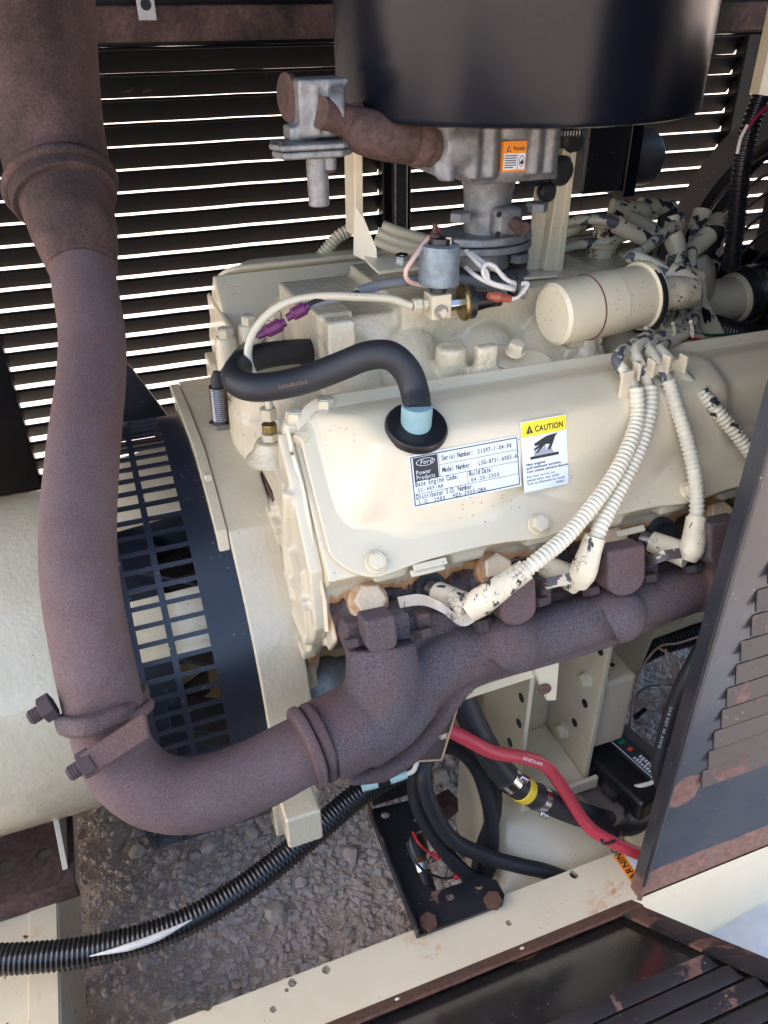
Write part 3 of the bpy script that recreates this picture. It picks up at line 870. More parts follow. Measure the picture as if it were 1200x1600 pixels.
# ================================================================== EXHAUST
def build_exhaust():
    t = thing('exhaust_pipe', 'rusty purple-brown exhaust pipe rising in front of the generator', 'exhaust pipe')
    r = .0282
    up = [(60, -60, .74), (72, 150, .735), (92, 270, .73), (102, 300, .725)]
    P = [A(x, y, d=d) for x, y, d in up]
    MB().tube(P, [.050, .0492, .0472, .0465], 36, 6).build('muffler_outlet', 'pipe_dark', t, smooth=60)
    ax = (P[-1] - P[-2]).normalized()
    c = A(96, 292, d=.725)
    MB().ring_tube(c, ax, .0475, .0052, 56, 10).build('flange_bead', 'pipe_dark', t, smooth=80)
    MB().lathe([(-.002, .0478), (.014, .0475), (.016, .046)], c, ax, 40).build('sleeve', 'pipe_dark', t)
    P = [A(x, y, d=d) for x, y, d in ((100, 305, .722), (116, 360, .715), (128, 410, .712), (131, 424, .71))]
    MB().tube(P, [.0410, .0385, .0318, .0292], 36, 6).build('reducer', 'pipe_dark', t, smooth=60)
    P = [(129, 418, .71, .0285), (134, 455, .70, .0282), (144, 520, .685, .0282), (143, 590, .665, .0282), (133, 680, .635, .0282), (125, 770, .61, .0282), (122, 850, .592, .0282), (128, 930, .578, .0282), (142, 1010, .572, .0282), (158, 1085, .57, .0282), (166, 1115, .57, .0280)]
    MB().tube([A(x, y, d=d) for x, y, d, _ in P], [q[3] for q in P], 40, 6).build('riser', 'pipe', t, smooth=60)
    MB().ring_tube(A(130, 423, d=.71), A(134, 455, d=.70) - A(129, 418, d=.71), .0283, .0016, 40, 8).build('weld', 'rust', t, smooth=80)
    # lower elbow
    P = [(164, 1110, .572), (172, 1150, .572), (192, 1195, .573), (232, 1230, .575), (285, 1243, .58), (345, 1232, .587), (405, 1208, .597), (455, 1182, .606), (478, 1170, .61)]
    MB().tube([A(x, y, d=d) for x, y, d in P], [.0268, .0270, .0273, .0275, .0275, .0275, .0272, .0270, .0270], 40, 7).build('elbow', 'pipe', t, smooth=60)
    # bead ring on the elbow's spigot and clamp plate around it
    c = A(166, 1118, d=.571); axx = (A(172, 1150, d=.572) - A(158, 1085, d=.57)).normalized()
    MB().ring_tube(c, axx, .0305, .0042, 56, 10).build('clamp_ring', 'pipe', t, smooth=80)
    cl = MB()
    u, v_, d_ = frame(axx)
    # flange plate with two ears toward the viewer's left
    e1 = A(80, 1092, d=.553); e2 = A(150, 1190, d=.535)
    def P2(px, py, d): return A(px, py, d=d)
    plate = [P2(88, 1072, .56), P2(112, 1070, .60), P2(235, 1085, .61), P2(238, 1110, .585), P2(206, 1142, .545), P2(150, 1178, .53), P2(132, 1180, .53), P2(76, 1104, .55)]
    pc = sum(plate, V(0, 0, 0)) / len(plate); nrm = axx
    plate = [p - nrm * (p - pc).dot(nrm) for p in plate]
    pl = MB(); pl.prism([p - nrm * .0075 for p in plate], nrm * .013); o = pl.build('clamp_plate', 'manifold', t, bevel=.004, seg=3)
    MB().box(A(180, 1165, d=.532), (.052, .006, .018), ((A(216, 1140, d=.535) - A(146, 1186, d=.532)).normalized(), nrm.cross((A(216, 1140, d=.535) - A(146, 1186, d=.532))).normalized(), nrm)).build('clamp_rib', 'manifold', t, bevel=.002)
    bd = (A(56, 1120, d=.545) - A(92, 1098, d=.55)).normalized()
    for px, py, d in ((84, 1100, .552), (146, 1186, .534)):
        bolt(t, A(px, py, d=d), bd, .0098, 'manifold', 'nut', 'clamp_nut', h=1.15)
    # outlet flange on the manifold side
    cf = A(483, 1168, d=.611); ax2 = (A(500, 1158, d=.614) - A(455, 1182, d=.606)).normalized()
    build_flange(t, cf, ax2, 1.0, 'pipe_flange', 'pipe')
    return t
def build_flange(t, c, ax, s, nm, mat):
    u, v_, d = frame(ax); pts = []
    n = 40
    upv = (V(0, -.35, .94) - d * V(0, -.35, .94).dot(d)).normalized(); sd = d.cross(upv)
    for i in range(n):
        a = 2 * math.pi * i / n
        r = .0365 + .007 * math.cos(2 * a)
        pts.append(c + (upv * math.cos(a) * 1.06 + sd * math.sin(a)) * r * s)
    m = MB(); m.loops([[p - d * .006 for p in pts], pts, [p + d * .003 for p in pts]])
    return m.build(nm, mat, t, bevel=.003, seg=3, smooth=50)
build_exhaust()

def build_manifold():
    t = thing('exhaust_manifold', 'rust-brown cast iron exhaust manifold below the spark plug boots', 'manifold')
    m = MB()
    # log
    def q(px, py, y): return A(px, py, y=y)
    # swelling outlet trunk
    m.tube([q(594, 1008, -.038), q(597, 1040, -.047), q(594, 1085, -.056), q(578, 1120, -.062), q(550, 1144, -.067), q(525, 1158, -.070)], [.0285, .0295, .0305, .031, .031, .030], 28)
    m.tube([q(655, 1085, -.050), q(610, 1120, -.060), q(560, 1148, -.066)], [.022, .028, .03], 24)
    # log along the head
    m.tube([q(640, 1075, -.045), q(700, 1032, -.043), q(760, 1014, -.043), q(850, 990, -.043), q(950, 958, -.043), q(1050, 927, -.042), q(1180, 888, -.040)], [.028, .026, .0245, .0238, .0232, .0222, .021], 24)
    # web filling between trunk and log
    m.prism([q(545, 1000, -.034), q(650, 1185, -.056), q(700, 1110, -.05), q(742, 1062, -.046), q(850, 1030, -.04), q(850, 965, -.03), q(660, 960, -.028)], (0, .03, .0))
    # port runners
    for px, py, px2, py2 in ((800, 930, 795, 1010), (968, 890, 962, 960), (1125, 850, 1118, 910)):
        m.tube([q(px, py + 48, -.030), q(px + 1, py + 60, -.038), q((px + px2) / 2 - 4, (py + py2) / 2 + 35, -.053), q(px2 - 14, py2 + 6, -.052)], [.0215, .0240, .0265, .0255], 22)
    # port flange bar and pads
    for a, b in (((532, 985), (660, 955)), ((745, 950), (850, 922)), ((915, 905), (1015, 875)), ((1085, 858), (1190, 830))):
        p0, p1 = q(*a, -.018), q(*b, -.018); mid = (p0 + p1) / 2
        m.box(mid + V(0, 0, -.009), ((p1 - p0).length, .024, .015), ((p1 - p0).normalized(), V(0, .95, .3), V(0, -.3, .95)))
    m.tube([q(640, 990, -.018), q(745, 965, -.018)], .010, 12)
    m.tube([q(840, 945, -.018), q(925, 925, -.018)], .010, 12)
    m.tube([q(1010, 900, -.018), q(1100, 880, -.018)], .010, 12)
    # outlet boss
    c = A(512, 1155, d=.617); ax = (A(500, 1158, d=.614) - A(455, 1182, d=.606)).normalized()
    m.lathe([(-.004, .034), (.03, .033)], c, ax, 28)
    # casting ridge along the lower edge
    ridge = [q(545, 1218, -.070), q(600, 1205, -.068), q(650, 1172, -.064), q(690, 1120, -.060), q(718, 1080, -.057), q(752, 1056, -.055), q(850, 1030, -.055), q(950, 1000, -.055), q(1040, 965, -.054), q(1140, 930, -.052)]
    m.tube(ridge, [.006, .0085, .0085, .0085, .0085, .008, .007, .007, .006, .006], 10)
    o = m.build('casting', 'manifold', t, remesh=.0022, sm=9, smf=.55)
    # crisp lugs
    def lug(cx, cy, wd, ht, dep, y=-.03, rnd=False):
        c = q(cx, cy, y); ax = V(1, 0, -.05).normalized(); up = V(0, .25, .968); nn = ax.cross(up).normalized()
        pts = []
        if rnd:
            for i in range(13):
                a = math.pi + math.pi * i / 12; pts.append((math.cos(a) * wd / 2, -ht * .12 + math.sin(a) * wd / 2 * .8))
            pts += [(wd / 2, ht / 2), (-wd / 2, ht / 2)]
        else: pts = [(-wd / 2, -ht / 2), (wd / 2, -ht / 2), (wd / 2, ht / 2), (-wd / 2, ht / 2)]
        mm = MB(); mm.prism([c + ax * a + up * b - nn * dep / 2 for a, b in pts], nn * dep)
        return mm.build('lug', 'manifold', t, bevel=.003, seg=3)
    lug(553, 985, .018, .020, .014); lug(590, 989, .025, 0.035, .022, -.047, True); lug(624, 976, .015, .024, .014); lug(660, 972, .013, .02, .012)
    lug(800, 938, .034, 0.042, .022, -.048, True); lug(752, 962, .018, .018, .014)
    lug(968, 890, .038, 0.047, .022, -.048, True); lug(848, 928, .012, .018, .012)
    lug(1122, 848, .038, 0.047, .022, -.048, True); lug(1015, 893, .012, .018, .012)
    dn = V(.03, -.55, -.83)
    for px, py, k in ((553, 1004, 'hex'), (660, 990, 'hex'), (752, 975, 'nut'), (842, 942, 'hex'), (922, 925, 'hex'), (1013, 905, 'hex'), (1080, 890, 'hex')):
        bolt(t, q(px, py - 8, -.040), dn, .0085, 'manifold', k, 'flange_bolt', h=1.5 if k == 'nut' else 1.1)
    build_flange(t, A(500, 1160, d=.6175), ax, .98, 'outlet_flange', 'manifold')
    return t
build_manifold()

# ================================================================== ENGINE
U45 = V(0, .7071, .7071); N45 = V(0, -.7071, .7071)
COV_O = V(0, 0, .045)
def cov(x, u, h, far=False):
    p = COV_O + V(x, 0, 0) + U45 * u + N45 * h
    return V(p.x, .52 - p.y, p.z + .030) if far else p
ENG = thing('engine', 'cream painted V8 engine block with heads, rocker covers and intake casting', 'engine')

def cover_h(x, u):
    a = (u - .012) * .545 + .003; b = .0385 - (u - .079) * .42; c = (x + .016) * .92; d = (.505 - x) * .9; e = (.129 - u) * 1.6
    k = 300.
    h = -np.log(np.exp(-k * a) + np.exp(-k * b) + np.exp(-k * c) + np.exp(-k * d) + np.exp(-k * e)) / k
    for bx in (.0, .155, .312, .46):
        h = h - .011 * np.exp(-((x - bx) / .026) ** 2 - ((u - .016) / .020) ** 2)
    # pressed step towards the radiator end
    h = h - .007 / (1 + np.exp(-(x - .365) * 260)) * np.clip((u - .02) / .02, 0, 1)
    kk = 650.
    return np.log(np.exp(kk * h) + np.exp(kk * .0005)) / kk + .0004

def build_cover(far):
    X = np.linspace(-.022, .51, 190); Uu = np.linspace(.006, .132, 64)
    H = cover_h(X[:, None], Uu[None, :])
    m = MB(); rows = [[cov(X[i], Uu[j], H[i, j], far) for j in range(len(Uu))] for i in range(len(X))]
    vs = [p for r in rows for p in r]; n = len(Uu)
    m.add(vs, [[i * n + j, i * n + j + 1, (i + 1) * n + j + 1, (i + 1) * n + j] for i in range(len(X) - 1) for j in range(n - 1)])
    o = m.build('rocker_cover', 'cream', ENG, smooth=180)
    # pressed flange with bolt bulges
    pts = []
    def corner(cx, cu, r, a0, a1):
        for i in range(9):
            a = math.radians(a0 + (a1 - a0) * i / 8); pts.append((cx + r * math.cos(a), cu + r * math.sin(a)))
    corner(.012, .026, .044, 200, 262)
    for x in np.linspace(.02, .49, 70):
        bul = max(math.exp(-((x - b) / .028) ** 2) for b in (.008, .155, .312, .46)); pts.append((x, -.0125 - .0045 * bul))
    corner(.49, .01, .024, -70, 0); corner(.49, .118, .018, 0, 90); corner(.0, .112, .03, 90, 190)
    f = MB(); f.loops([[cov(x, u, -.004, far) for x, u in pts], [cov(x, u, .0015, far) for x, u in pts]])
    fl = f.build('flange', 'cream', o, bevel=.0018, seg=3)
    for bx in (.006, .154, .312, .46):
        p = cov(bx, -.0055, .002, far); nn = N45 if not far else V(0, .7071, .7071)
        bolt(o, p, nn, .0098, 'cream', 'flange', 'cover_bolt')
    return o
cover = build_cover(False); cover_far = build_cover(True)

def on_cover(px, py, lift=0.):
    r = _ray(px, py); a, b = .3, 1.2
    def side(t):
        p = Vector(CP + r * t) - COV_O
        return p.dot(N45) - float(cover_h(np.array(p.x), np.array(p.dot(U45))))
    t = a
    while t < b and side(t) > lift: t += .0008
    return Vector(CP + r * t)

def build_heads():
    bolts_x = [0, .1176, .2365, .358, .475]
    for far in (False, True):
        mir = (lambda y: .52 - y) if far else (lambda y: y)
        poly = [(-.006, .034), (.010, .014), (.010, -.004), (-.004, -.014), (-.010, -.026), (.012, -.055), (.06, -.035), (.165, .075), (.10, .138)]
        m = MB(); m.prism([V(-.034, mir(y), z + (.030 if far else 0)) for y, z in poly], (.54, 0, 0))
        if not far:
            for x in bolts_x: m.lathe([(-.02, .0185), (-.004, .017)], V(x, .0, 0) + N45 * -.001, N45, 20)
            for x in (.058, .178, .297, .415): m.lathe([(-.01, .026), (.004, .020)], V(x, .010, -.004), V(0, -.95, .3), 20)     # plug bosses
            for x in (.02, .09, .16, .23, .30, .37): m.box(V(x, .001, .024), (.03, .012, .01))
        o = m.build('cylinder_head', 'cream_rust', ENG, remesh=.0026, sm=4)
        if far:
            rust_attr(o, lambda c: np.zeros(len(c)))
            continue
        def rf(c):
            d = np.zeros(len(c))
            for i, x in enumerate(bolts_x[1:]):
                r2 = (c[:, 0] - x + .012) ** 2 + (c[:, 2] - .006) ** 2
                d = np.maximum(d, (.64 if i < 2 else .68) * np.exp(-r2 / .024 ** 2))
            d = np.maximum(d, .84 * np.clip((.020 - c[:, 2]) / .024, 0, 1))
            d = np.maximum(d, .62 * np.exp(-((c[:, 0] - .045) / .02) ** 2) * np.clip((.008 - c[:, 2]) / .012, 0, 1))
            d = np.maximum(d, .40 * np.clip((.012 - c[:, 2]) / .02, 0, 1) * (c[:, 0] > .16))
            d = np.where(c[:, 0] < -.030, np.maximum(d * .4, .55 * np.exp(-((c[:, 2] + .01) / .015) ** 2)), d)
            return np.where(c[:, 1] > .05, 0, d)
        rust_attr(o, rf)
        for i, x in enumerate(bolts_x):
            p = V(x, .0, 0) + N45 * .002
            MB().lathe([(-.006, .0175), (.0, .0174), (.0018, .0158)], p, N45, 24).build('bolt_washer', 'cream_rust', o)
            rust_attr(o.children[-1] if False else bpy.context.scene.collection.objects[-1], lambda c: np.full(len(c), .50 if x < .05 else .60))
            b = bolt(o, p + N45 * .0012, N45, .0140, 'headbolt', 'hex', 'head_bolt', h=.9)
        for x in (.058, .178, .297, .415):
            p = V(x, .0, -.004)
            MB().lathe([(-.004, .0150), (.0018, .0146), (.002, .011), (-.012, .010)], p, V(0, -.95, .3), 22).build('plug_well', 'dark_metal', o)
        for px, py in ((672, 882), (668, 891), (985, 830)):
            MB().box(A(px, py, y=-.012), (.030, .006, .0035), (V(1, 0, 0), V(0, .8, .6), V(0, -.6, .8))).build('cast_mark', 'cream', o, bevel=.0012)
M['headbolt'] = cream('cream_flaking_bolt', chips=.09, rough=.35, a=(.70, .58, .42), b=(.64, .42, .22))
M['dark_metal'] = simple('dark_grey_steel', (.05, .055, .06), .5, .3)
build_heads()

def build_block():
    m = MB()
    m.prism([V(-.036, y, z) for y, z in [(.012, -.05), (.14, -.15), (.14, -.29), (.38, -.29), (.38, -.15), (.508, -.05), (.46, .03), (.26, .045), (.06, .03)]], (.54, 0, 0))
    o = m.build('block', 'cream_cast', ENG, bevel=.004)
    # rear plate with ribs, facing the generator
    m = MB()
    pl = [(.010, .035), (.004, -.02), (.035, -.075), (.062, -.13), (.075, -.24), (.13, -.31), (.39, -.31), (.50, -.04), (.50, .05), (.10, .052), (.085, .125), (.055, .098)]
    m.prism([V(-.046, y, z) for y, z in pl], (.012, 0, 0))
    # bosses and ribs on the plate
    m.lathe([(-.004, .017), (.012, .019)], V(-.050, .098, -.028), (1, 0, 0), 24)
    m.bb((-.0535, .012, -.004), (-.04, .05, .004)); m.bb((-.053, .02, -.05), (-.04, .075, -.042)); m.bb((-.053, .03, -.075), (-.04, .09, -.066))
    m.tube([V(-.048, .05, .09), V(-.05, .062, .03), V(-.05, .05, -.02)], .006, 10)
    m.tube([V(-.047, .115, .04), V(-.05, .13, -.02), V(-.05, .10, -.09)], .005, 10)
    m.bb((-.054, .095, .02), (-.044, .19, .03))
    m.bb((-.0505, .02, -.05), (-.044, .085, .03)); m.bb((-.0515, .105, -.06), (-.044, .15, .028))
    rp = m.build('rear_plate', 'cream_rust', ENG, remesh=.0018, sm=3)
    rust_attr(rp, lambda c: np.maximum(.62 * np.exp(-((c[:, 1] - .035) / .022) ** 2 - ((c[:, 2] + .085) / .022) ** 2), .46 * np.exp(-((c[:, 1] - .012) / .01) ** 2 - ((c[:, 2] + .01) / .03) ** 2)))
    MB().lathe([(0, .0068), (.0008, .0068)], V(-.0545, .098, -.028), (-1, 0, 0), 20).build('threaded_hole', 'rust', ENG)
    # torn gasket edge standing behind the cover's left end
    pts = [A(x, y, x=-.030) for x, y in ((529, 965), (520, 905), (500, 840), (482, 780), (470, 720), (462, 690))]
    m = MB(); m.sheet([[V(-.0365 - .0025 * (j == 0) + .001 * math.sin(i * 2.1), p[0] - .003 * j, p[1]) for j in range(2)] for i, p in enumerate([(.0, -.02), (.004, .01), (.018, .04), (.035, .07), (.05, .09), (.07, .115), (.085, .13)])], .0015)
    m.build('gasket_edge', 'cream_chip', ENG)
    # starter motor nose in the dark gap under the head
    m = MB().lathe([(-.04, .022), (0, .03), (.012, .030), (.02, .026), (.07, .026)], A(505, 1075, y=.06), (1, 0, 0), 28)
    m.build('starter_motor', 'zinc', ENG, smooth=40)
    # sump
    m = MB().prism([V(.0, y, z) for y, z in [(.15, -.28), (.37, -.28), (.34, -.46), (.18, -.46)]], (.48, 0, 0)); m.build('sump', 'cream', ENG, bevel=.015, seg=3)
build_block()

def build_intake():
    m = MB()
    # valley tray and plenum
    m.prism([V(.02, y, z) for y, z in [(.085, .10), (.43, .10), (.43, .128), (.33, .15), (.33, .178), (.19, .178), (.178, .150), (.14, .122), (.085, .118)]], (.44, 0, 0))
    m.bb((.10, .175, .12), (.34, .33, .188))
    # runners to the near bank
    for x, r in ((.045, .030), (.105, .033), (.185, .030), (.255, .034), (.335, .032), (.405, .030)):
        m.tube([V(x + .006, .215, .138), V(x + .004, .185, .134), V(x, .145, .112), V(x, .085, .088)], [r, r, r * .95, r * .9], 20)
        m.tube([V(x + .01, .285, .140), V(x, .375, .120), V(x, .43, .10)], [r, r, r * .9], 16)
    # square rear boss at the left end
    c = A(524, 560, y=.185)
    m.box(c, (.026, .05, .085)); m.box(c + V(0, .02, .035), (.034, .05, .02))
    # rear wall, rail pads
    m.bb((-.034, .10, .05), (.04, .44, .078))
    m.lathe([(-.03, .066), (.03, .064), (.036, .060), (.062, .055), (.066, .050)], V(-.0, .215, .062), (0, 0, 1), 40)
    for px, py, y, r in ((490, 465, .27, .0135), (705, 540, .13, .014), (755, 585, .10, .006)):
        p = A(px, py, y=y); m.lathe([(-.06, r * 1.25), (0, r)], p, (0, 0, 1), 20)
    # pedestal of the coil
    p = A(910, 575, y=.125); m.lathe([(-.03, .04), (-.004, .034), (.02, .012), (.05, .009)], p, (0, 0, 1), 24)
    # lug
    p = A(758, 572, y=.112); m.box(p, (.020, .012, .04)); m.box(p + V(0, 0, -.012), (.028, .02, .02))
    o = m.build('intake_casting', 'cream_cast', ENG, remesh=.0022, sm=4)
    # cover plate with two bolts
    c = A(812, 568, y=.115); pts = []
    nn = V(0, -.35, .94)
    u = V(1, 0, 0); v_ = nn.cross(u).normalized()
    for i in range(36):
        a = 2 * math.pi * i / 36; r = .022 + .008 * math.cos(2 * (a + .45)); pts.append(c + (u * math.cos(a) + v_ * math.sin(a)) * r)
    pl = MB().prism(pts, nn * .006).build('blanking_plate', 'cream', ENG, bevel=.0015)
    for px, py in ((803, 553), (838, 590)): bolt(pl, A(px, py, y=.112) + nn * .002, nn, .0092, 'cream', 'flange', h=1.3)
    # bolts along the rail beside the cover
    for px, py, y in ((508, 640, .095), (461, 660, .095), (388, 508, .30), (352, 528, .30), (430, 500, .33)):
        p = A(px, py, y=y)
        b = MB().lathe([(-.05, .0125), (-.004, .0115), (0, .010)], p, (0, 0, 1), 20).build('bolt_boss', 'cream', ENG)
        bolt(b, p - V(0, 0, .001), V(0, -.1, 1), .0098, 'cream', 'flange', h=1.35)
    # lifting lug strip across the cover corner
    m = MB().tube([A(466, 690, y=.075), A(482, 672, y=.085), A(505, 655, y=.09), A(540, 648, y=.095), A(575, 635, y=.10)], [.006, .008, .010, .006, .005], 12); m.build('rail_edge', 'cream_cast', ENG)
    # brown gap behind the ring's top
    MB().bb((-.0475, .12, .035), (-.034, .20, .05)).build('rail_gap', 'pipe_fit', ENG)
    MB().bb((-.0475, .075, .040), (.030, .170, .0845)).build('rear_deck', 'cream', ENG, bevel=.006, seg=3)
    MB().bb((-.047, .171, .028), (-.032, .43, .062)).build('rear_rail', 'cream', ENG, bevel=.003)
    # far head end with dark gasket
    MB().bb((-.037, .33, .05), (-.03, .47, .135)).build('far_head_end', 'cream_cast', ENG, bevel=.006, seg=3)
build_intake()

# ------------------------------------------------------------------ labels on the near cover
face_pt = cov(0, .05, float((.05 - .012) * .545 + .0032)); fv = (cov(0, .07, .0316) - cov(0, .03, .0098)).normalized()
face_n = V(1, 0, 0).cross(fv).normalized()
def F(px, py): return A(px, py, pl=(face_pt, face_n))
def build_plate_label():
    tl, tr, bl = F(637, 712), F(809, 679), F(644, 797)
    w_ = (tr - tl).length; h_ = (F(811, 757) - F(809, 679)).length * .5 + (bl - tl).length * .5
    tr = tl + V(1, 0, 0) * w_; bl = tl - fv * h_
    L = Label(tl, tr, bl, .0009)
    # thin painted-over backing edge
    pl = L.plate('data_plate', 'silver', cover, .0007)
    k = MB(); wl = .00055
    a, b, c, d = .018, .045, .982, .955
    for p, q in (((a, b), (c, b)), ((c, b), (c, d)), ((c, d), (a, d)), ((a, d), (a, b))): L.line(k, p, q, .0008, .0002)
    for v in (.275, .50, .745): L.line(k, (.26 if v < .5 else .03, v), (.975, v), wl * .6, .0002)
    L.line(k, (.26, .06), (.26, .50), wl * .6, .0002); L.line(k, (.505, .50), (.505, .745), wl * .6, .0002)
    # maker's block
    L.rect(k, .035, .065, .25, .50, .0002)
    sz = h_
    def T(t, u, v, s=.105, mono=.56, sx=.92, bold=.012): L.text(k, t, u, v, s * sz, mono=mono, sx=sx, bold=bold)
    def M_(t, u, v, u1, s, sx): T(t, u, v, s, (u1 - u) * L.W / len(t) / (s * sz), sx)
    M_('Serial Number:', .285, .205, .575, .14, .62); M_('21397-1-04-98', .61, .205, .93, .115, .72)
    M_('Model Number:', .285, .43, .555, .14, .62); M_('LSG-875I-6005-A', .61, .43, .975, .115, .72)
    M_('Base Engine Code:', .035, .60, .43, .14, .66); M_('5C-489-AA', .05, .71, .28, .105, .72)
    M_('Build Date:', .52, .60, .74, .14, .60); M_('04-20-2000', .53, .715, .80, .105, .76)
    M_('Distributor S.O. Number:', .035, .845, .56, .14, .62); M_('S.O. 3900', .045, .942, .29, .105, .74); M_('HZA-3900-QBA', .355, .942, .665, .105, .74)
    printed(k, 'lettering', 'ink', pl)
    k = MB(); cx, cy = .1425, .165
    L.poly(k, [(cx + .083 * math.cos(i / 14 * math.pi), cy - .072 * math.sin(i / 14 * math.pi)) for i in range(28)][::-1], .0003)
    L.text(k, 'Power', .05, .385, .12 * sz, .0004, bold=.0, sx=.86); L.text(k, 'Products', .05, .478, .12 * sz, .0004, bold=.0, sx=.80)
    printed(k, 'lettering', 'silver', pl)
    k = MB(); L.poly(k, [(cx + .077 * math.cos(i / 14 * math.pi), cy - .062 * math.sin(i / 14 * math.pi)) for i in range(28)][::-1], .0005)
    printed(k, 'oval', 'ink', pl)
    k = MB(); put_text(k, 'Ford', L.p(.092, .20, .0007), (L.rx + L.up * .0).normalized(), (L.up + L.rx * .25).normalized(), .125 * sz, bold=.0, sx=.95)
    printed(k, 'script', 'silver', pl)
    return w_, h_
build_plate_label()
def build_caution():
    tl, tr, bl = F(812, 660), F(883, 644), F(818, 770)
    w_ = (tr - tl).length; h_ = (bl - tl).length
    tl = tl; tr = tl + V(1, 0, .0) * w_; bl = tl - fv * h_
    L = Label(tl, tr, bl, .0009)
    pl = L.plate('caution_label', 'white', cover, .0005)
    k = MB(); L.rect(k, .01, .01, .99, .215, .0002); printed(k, 'header', 'ylabel', pl)
    k = MB(); s = h_
    L.text(k, 'CAUTION', .30, .165, .112 * s, .0004, bold=.025, sx=.82)
    L.poly(k, [(.11, .175), (.26, .175), (.185, .055)], .0004)
    # hand reaching down, plate below
    L.poly(k, [(.27, .33), (.55, .25), (.80, .235), (.74, .27), (.66, .40), (.60, .455), (.565, .44), (.61, .37), (.52, .365), (.44, .40), (.33, .475), (.30, .455), (.40, .39), (.28, .43), (.25, .405), (.38, .36), (.28, .365)][::-1], .0004)
    L.rect(k, .17, .505, .80, .545, .0004)
    for t, v in (('Hot engine', .625), ('and exhaust system.', .675), ('Can cause severe burns.', .725)): L.text(k, t, .07, v, .050 * s, .0004, bold=.022, sx=1.22)
    for t, v in (('Do not work on', .80), ('generator set until', .85), ('unit is allowed to cool.', .90)): L.text(k, t, .07, v, .050 * s, .0004, bold=.003, sx=1.22)
    L.text(k, '249809', .70, .955, .042 * s, .0004)
    printed(k, 'lettering', 'ink', pl)
    k = MB(); pts = [(.25, .505)]
    for i in range(13): pts.append((.25 + .43 * i / 12, (.49 if i % 2 == 0 else .44) - .075 * math.sin(math.pi * i / 12) * (1 if i % 4 else .6)))
    pts.append((.70, .505)); L.poly(k, pts, .0003); printed(k, 'flames', 'inkgrey', pl)
    k = MB(); L.text(k, '!', .172, .165, .075 * s, .0006, bold=.03); printed(k, 'mark', 'ylabel', pl)
build_caution()

